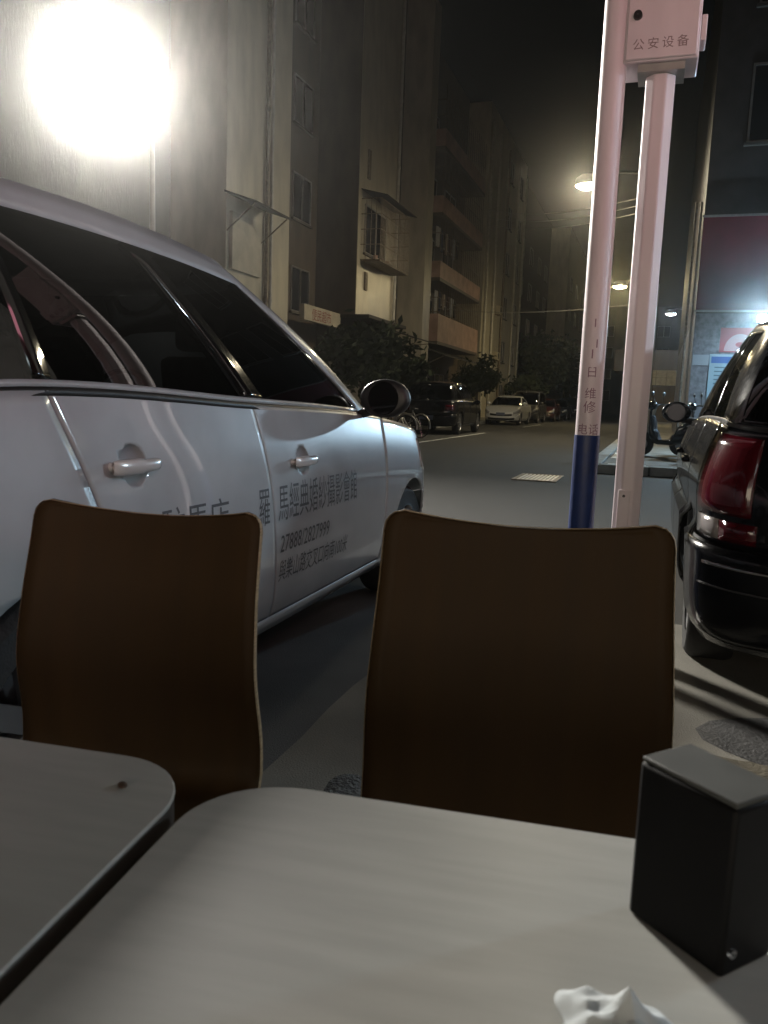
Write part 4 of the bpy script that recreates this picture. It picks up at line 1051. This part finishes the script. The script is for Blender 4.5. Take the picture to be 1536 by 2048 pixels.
# ------------------------------------------------------------------ the lit eating house on the right, with a fill-light wing added behind the tables
sh = sthing('eating_house', 'lit shop front with a pink sign, light-blocking awning and added fill-light wing, behind the tables', 'building', -9.0, 3.4)
tilew = mat('shop_front_tile', (.45, .44, .42), .4, var=.12, scale=3)
m = MB(); m.box(0, 16.5, -6, -1.2, 0, 7.5); m.build('wall', tilew, sh, smooth=False)
m = MB(); m.box(0, 16.5, -1.199, 0, 2.95, 7.5); m.build('upper_wall', tilew, sh, smooth=False)
for x in (0, 5.3, 10.6, 16.1):
    m = MB(); m.box(x, x+.4, -1.199, -.01, 0, 2.949); m.build('pillar', tilew, sh, smooth=False)
m = MB(); m.prism([(0, 2.95), (1.7, 2.70), (1.7, 2.75), (0, 3.0)], 3.6, 16.3, 'x'); m.build('awning', mat('shade_awning_cloth', (.35, .05, .06), .8, var=.15, scale=4), sh, smooth=False)  # unseen awning, its depth shaped to block the sign's pink from the tables
m = MB(); m.box(3.6, 9.0, .003, .16, 3.35, 4.25); sbx = m.build('sign_box', alu_m, sh, smooth=False)
m = MB(); m.box(3.65, 8.95, .161, .175, 3.40, 4.20); m.build('sign_face', emat('pink_sign_face', (1.0, .36, .46), L_SIGN), sbx, smooth=False)
for x in (4.0, 6.6):
    m = MB(); m.box(x-.05, x+1.30, .85, .93, 2.76, 2.80); fx = m.build('tube_fitting', alu_m, sh, smooth=False)
    m = MB(); m.tube([(x, .89, 2.73), (x+1.25, .89, 2.73)], .018, 8); m.build('tube_lamp', emat('tube_white', (.78, .97, 1.0), L_TUBE), fx)
for x in (.6, 5.9, 11.2):
    m = MB()
    for k in range(5):
        m.box(x+k*.96, x+k*.96+.05, -1.18, -1.12, .05, 2.8)
    m.box(x, x+4.6, -1.18, -1.12, 2.75, 2.80); m.box(x, x+4.6, -1.18, -1.12, .0, .06)
    wo_ = m.build('shop_window', alu_m, sh, smooth=False)
    for k in range(4):
        m = MB(); m.box(x+k*.96+.05, x+k*.96+.96, -1.155, -1.145, .06, 2.75); m.build('pane', pane_m, wo_, smooth=False)

# cold flood lamp under the recess of the shop front, throwing the black car's shadow on the white one
fb = thing('shop_front_flood_lamp', 'cold white flood lamp under the eating house recess', 'lamp', W(4.6, 4.5, 2.60), ROT+math.atan2(5.8, -2.4))
m = MB(); m.tube([(-.1, 0, .33), (-.05, 0, .02)], .02, 8); m.build('bracket', alu_m, fb)
m = MB(); m.box(-.12, 0, -.28, .28, -.16, .16); hd = m.build('lamp_head', black_p, fb, bevel=.02)
m = MB(); m.box(.002, .02, -.14, .14, -.12, .12); m.build('lens', emat('bay_flood_lens', (.72, .88, 1.0), L_BAY), hd, smooth=False)
# unseen wing added behind the seats; its glowing windows are frontal fill light
m = MB(); m.box(0, 3.5, .003, 6.6, 0, 3.6); m.build('fill_wing_wall', tilew, sh, smooth=False)
for k in range(3):
    y = .6+k*2.0
    m = MB()
    for a_, b_, c_, d_ in ((y-.06, y, .7, 2.7), (y+1.6, y+1.66, .7, 2.7), (y, y+1.6, .7, .76), (y, y+1.6, 2.64, 2.7), (y+.78, y+.83, .76, 2.64)): m.box(3.502, 3.57, a_, b_, c_, d_)
    f_ = m.build('fill_window', alu_m, sh, smooth=False)
    m = MB(); m.box(3.503, 3.53, y, y+1.6, .76, 2.64); m.build('pane', emat('fill_window_pane', (1.0, .85, .64), L_FILL_WIN), f_, smooth=False)

# ------------------------------------------------------------------ the night haze
hz = MB(); hz.box(-70, 270, -78, 78, -1.2, 21)
hm = bpy.data.materials.new('night_haze'); hm.use_nodes = True; ht = hm.node_tree; ht.nodes.clear()
pv_ = ht.nodes.new('ShaderNodeVolumePrincipled'); pv_.inputs['Color'].default_value = (.92, .92, .9, 1)
pv_.inputs['Density'].default_value = HAZE; pv_.inputs['Anisotropy'].default_value = .95
ho_ = ht.nodes.new('ShaderNodeOutputMaterial'); ht.links.new(pv_.outputs[0], ho_.inputs['Volume'])
ho = hz.build('haze', hm, smooth=False); place(tag(ho, 'thin night haze glowing around the lamps', 'haze', kind='stuff'), 0, 0)
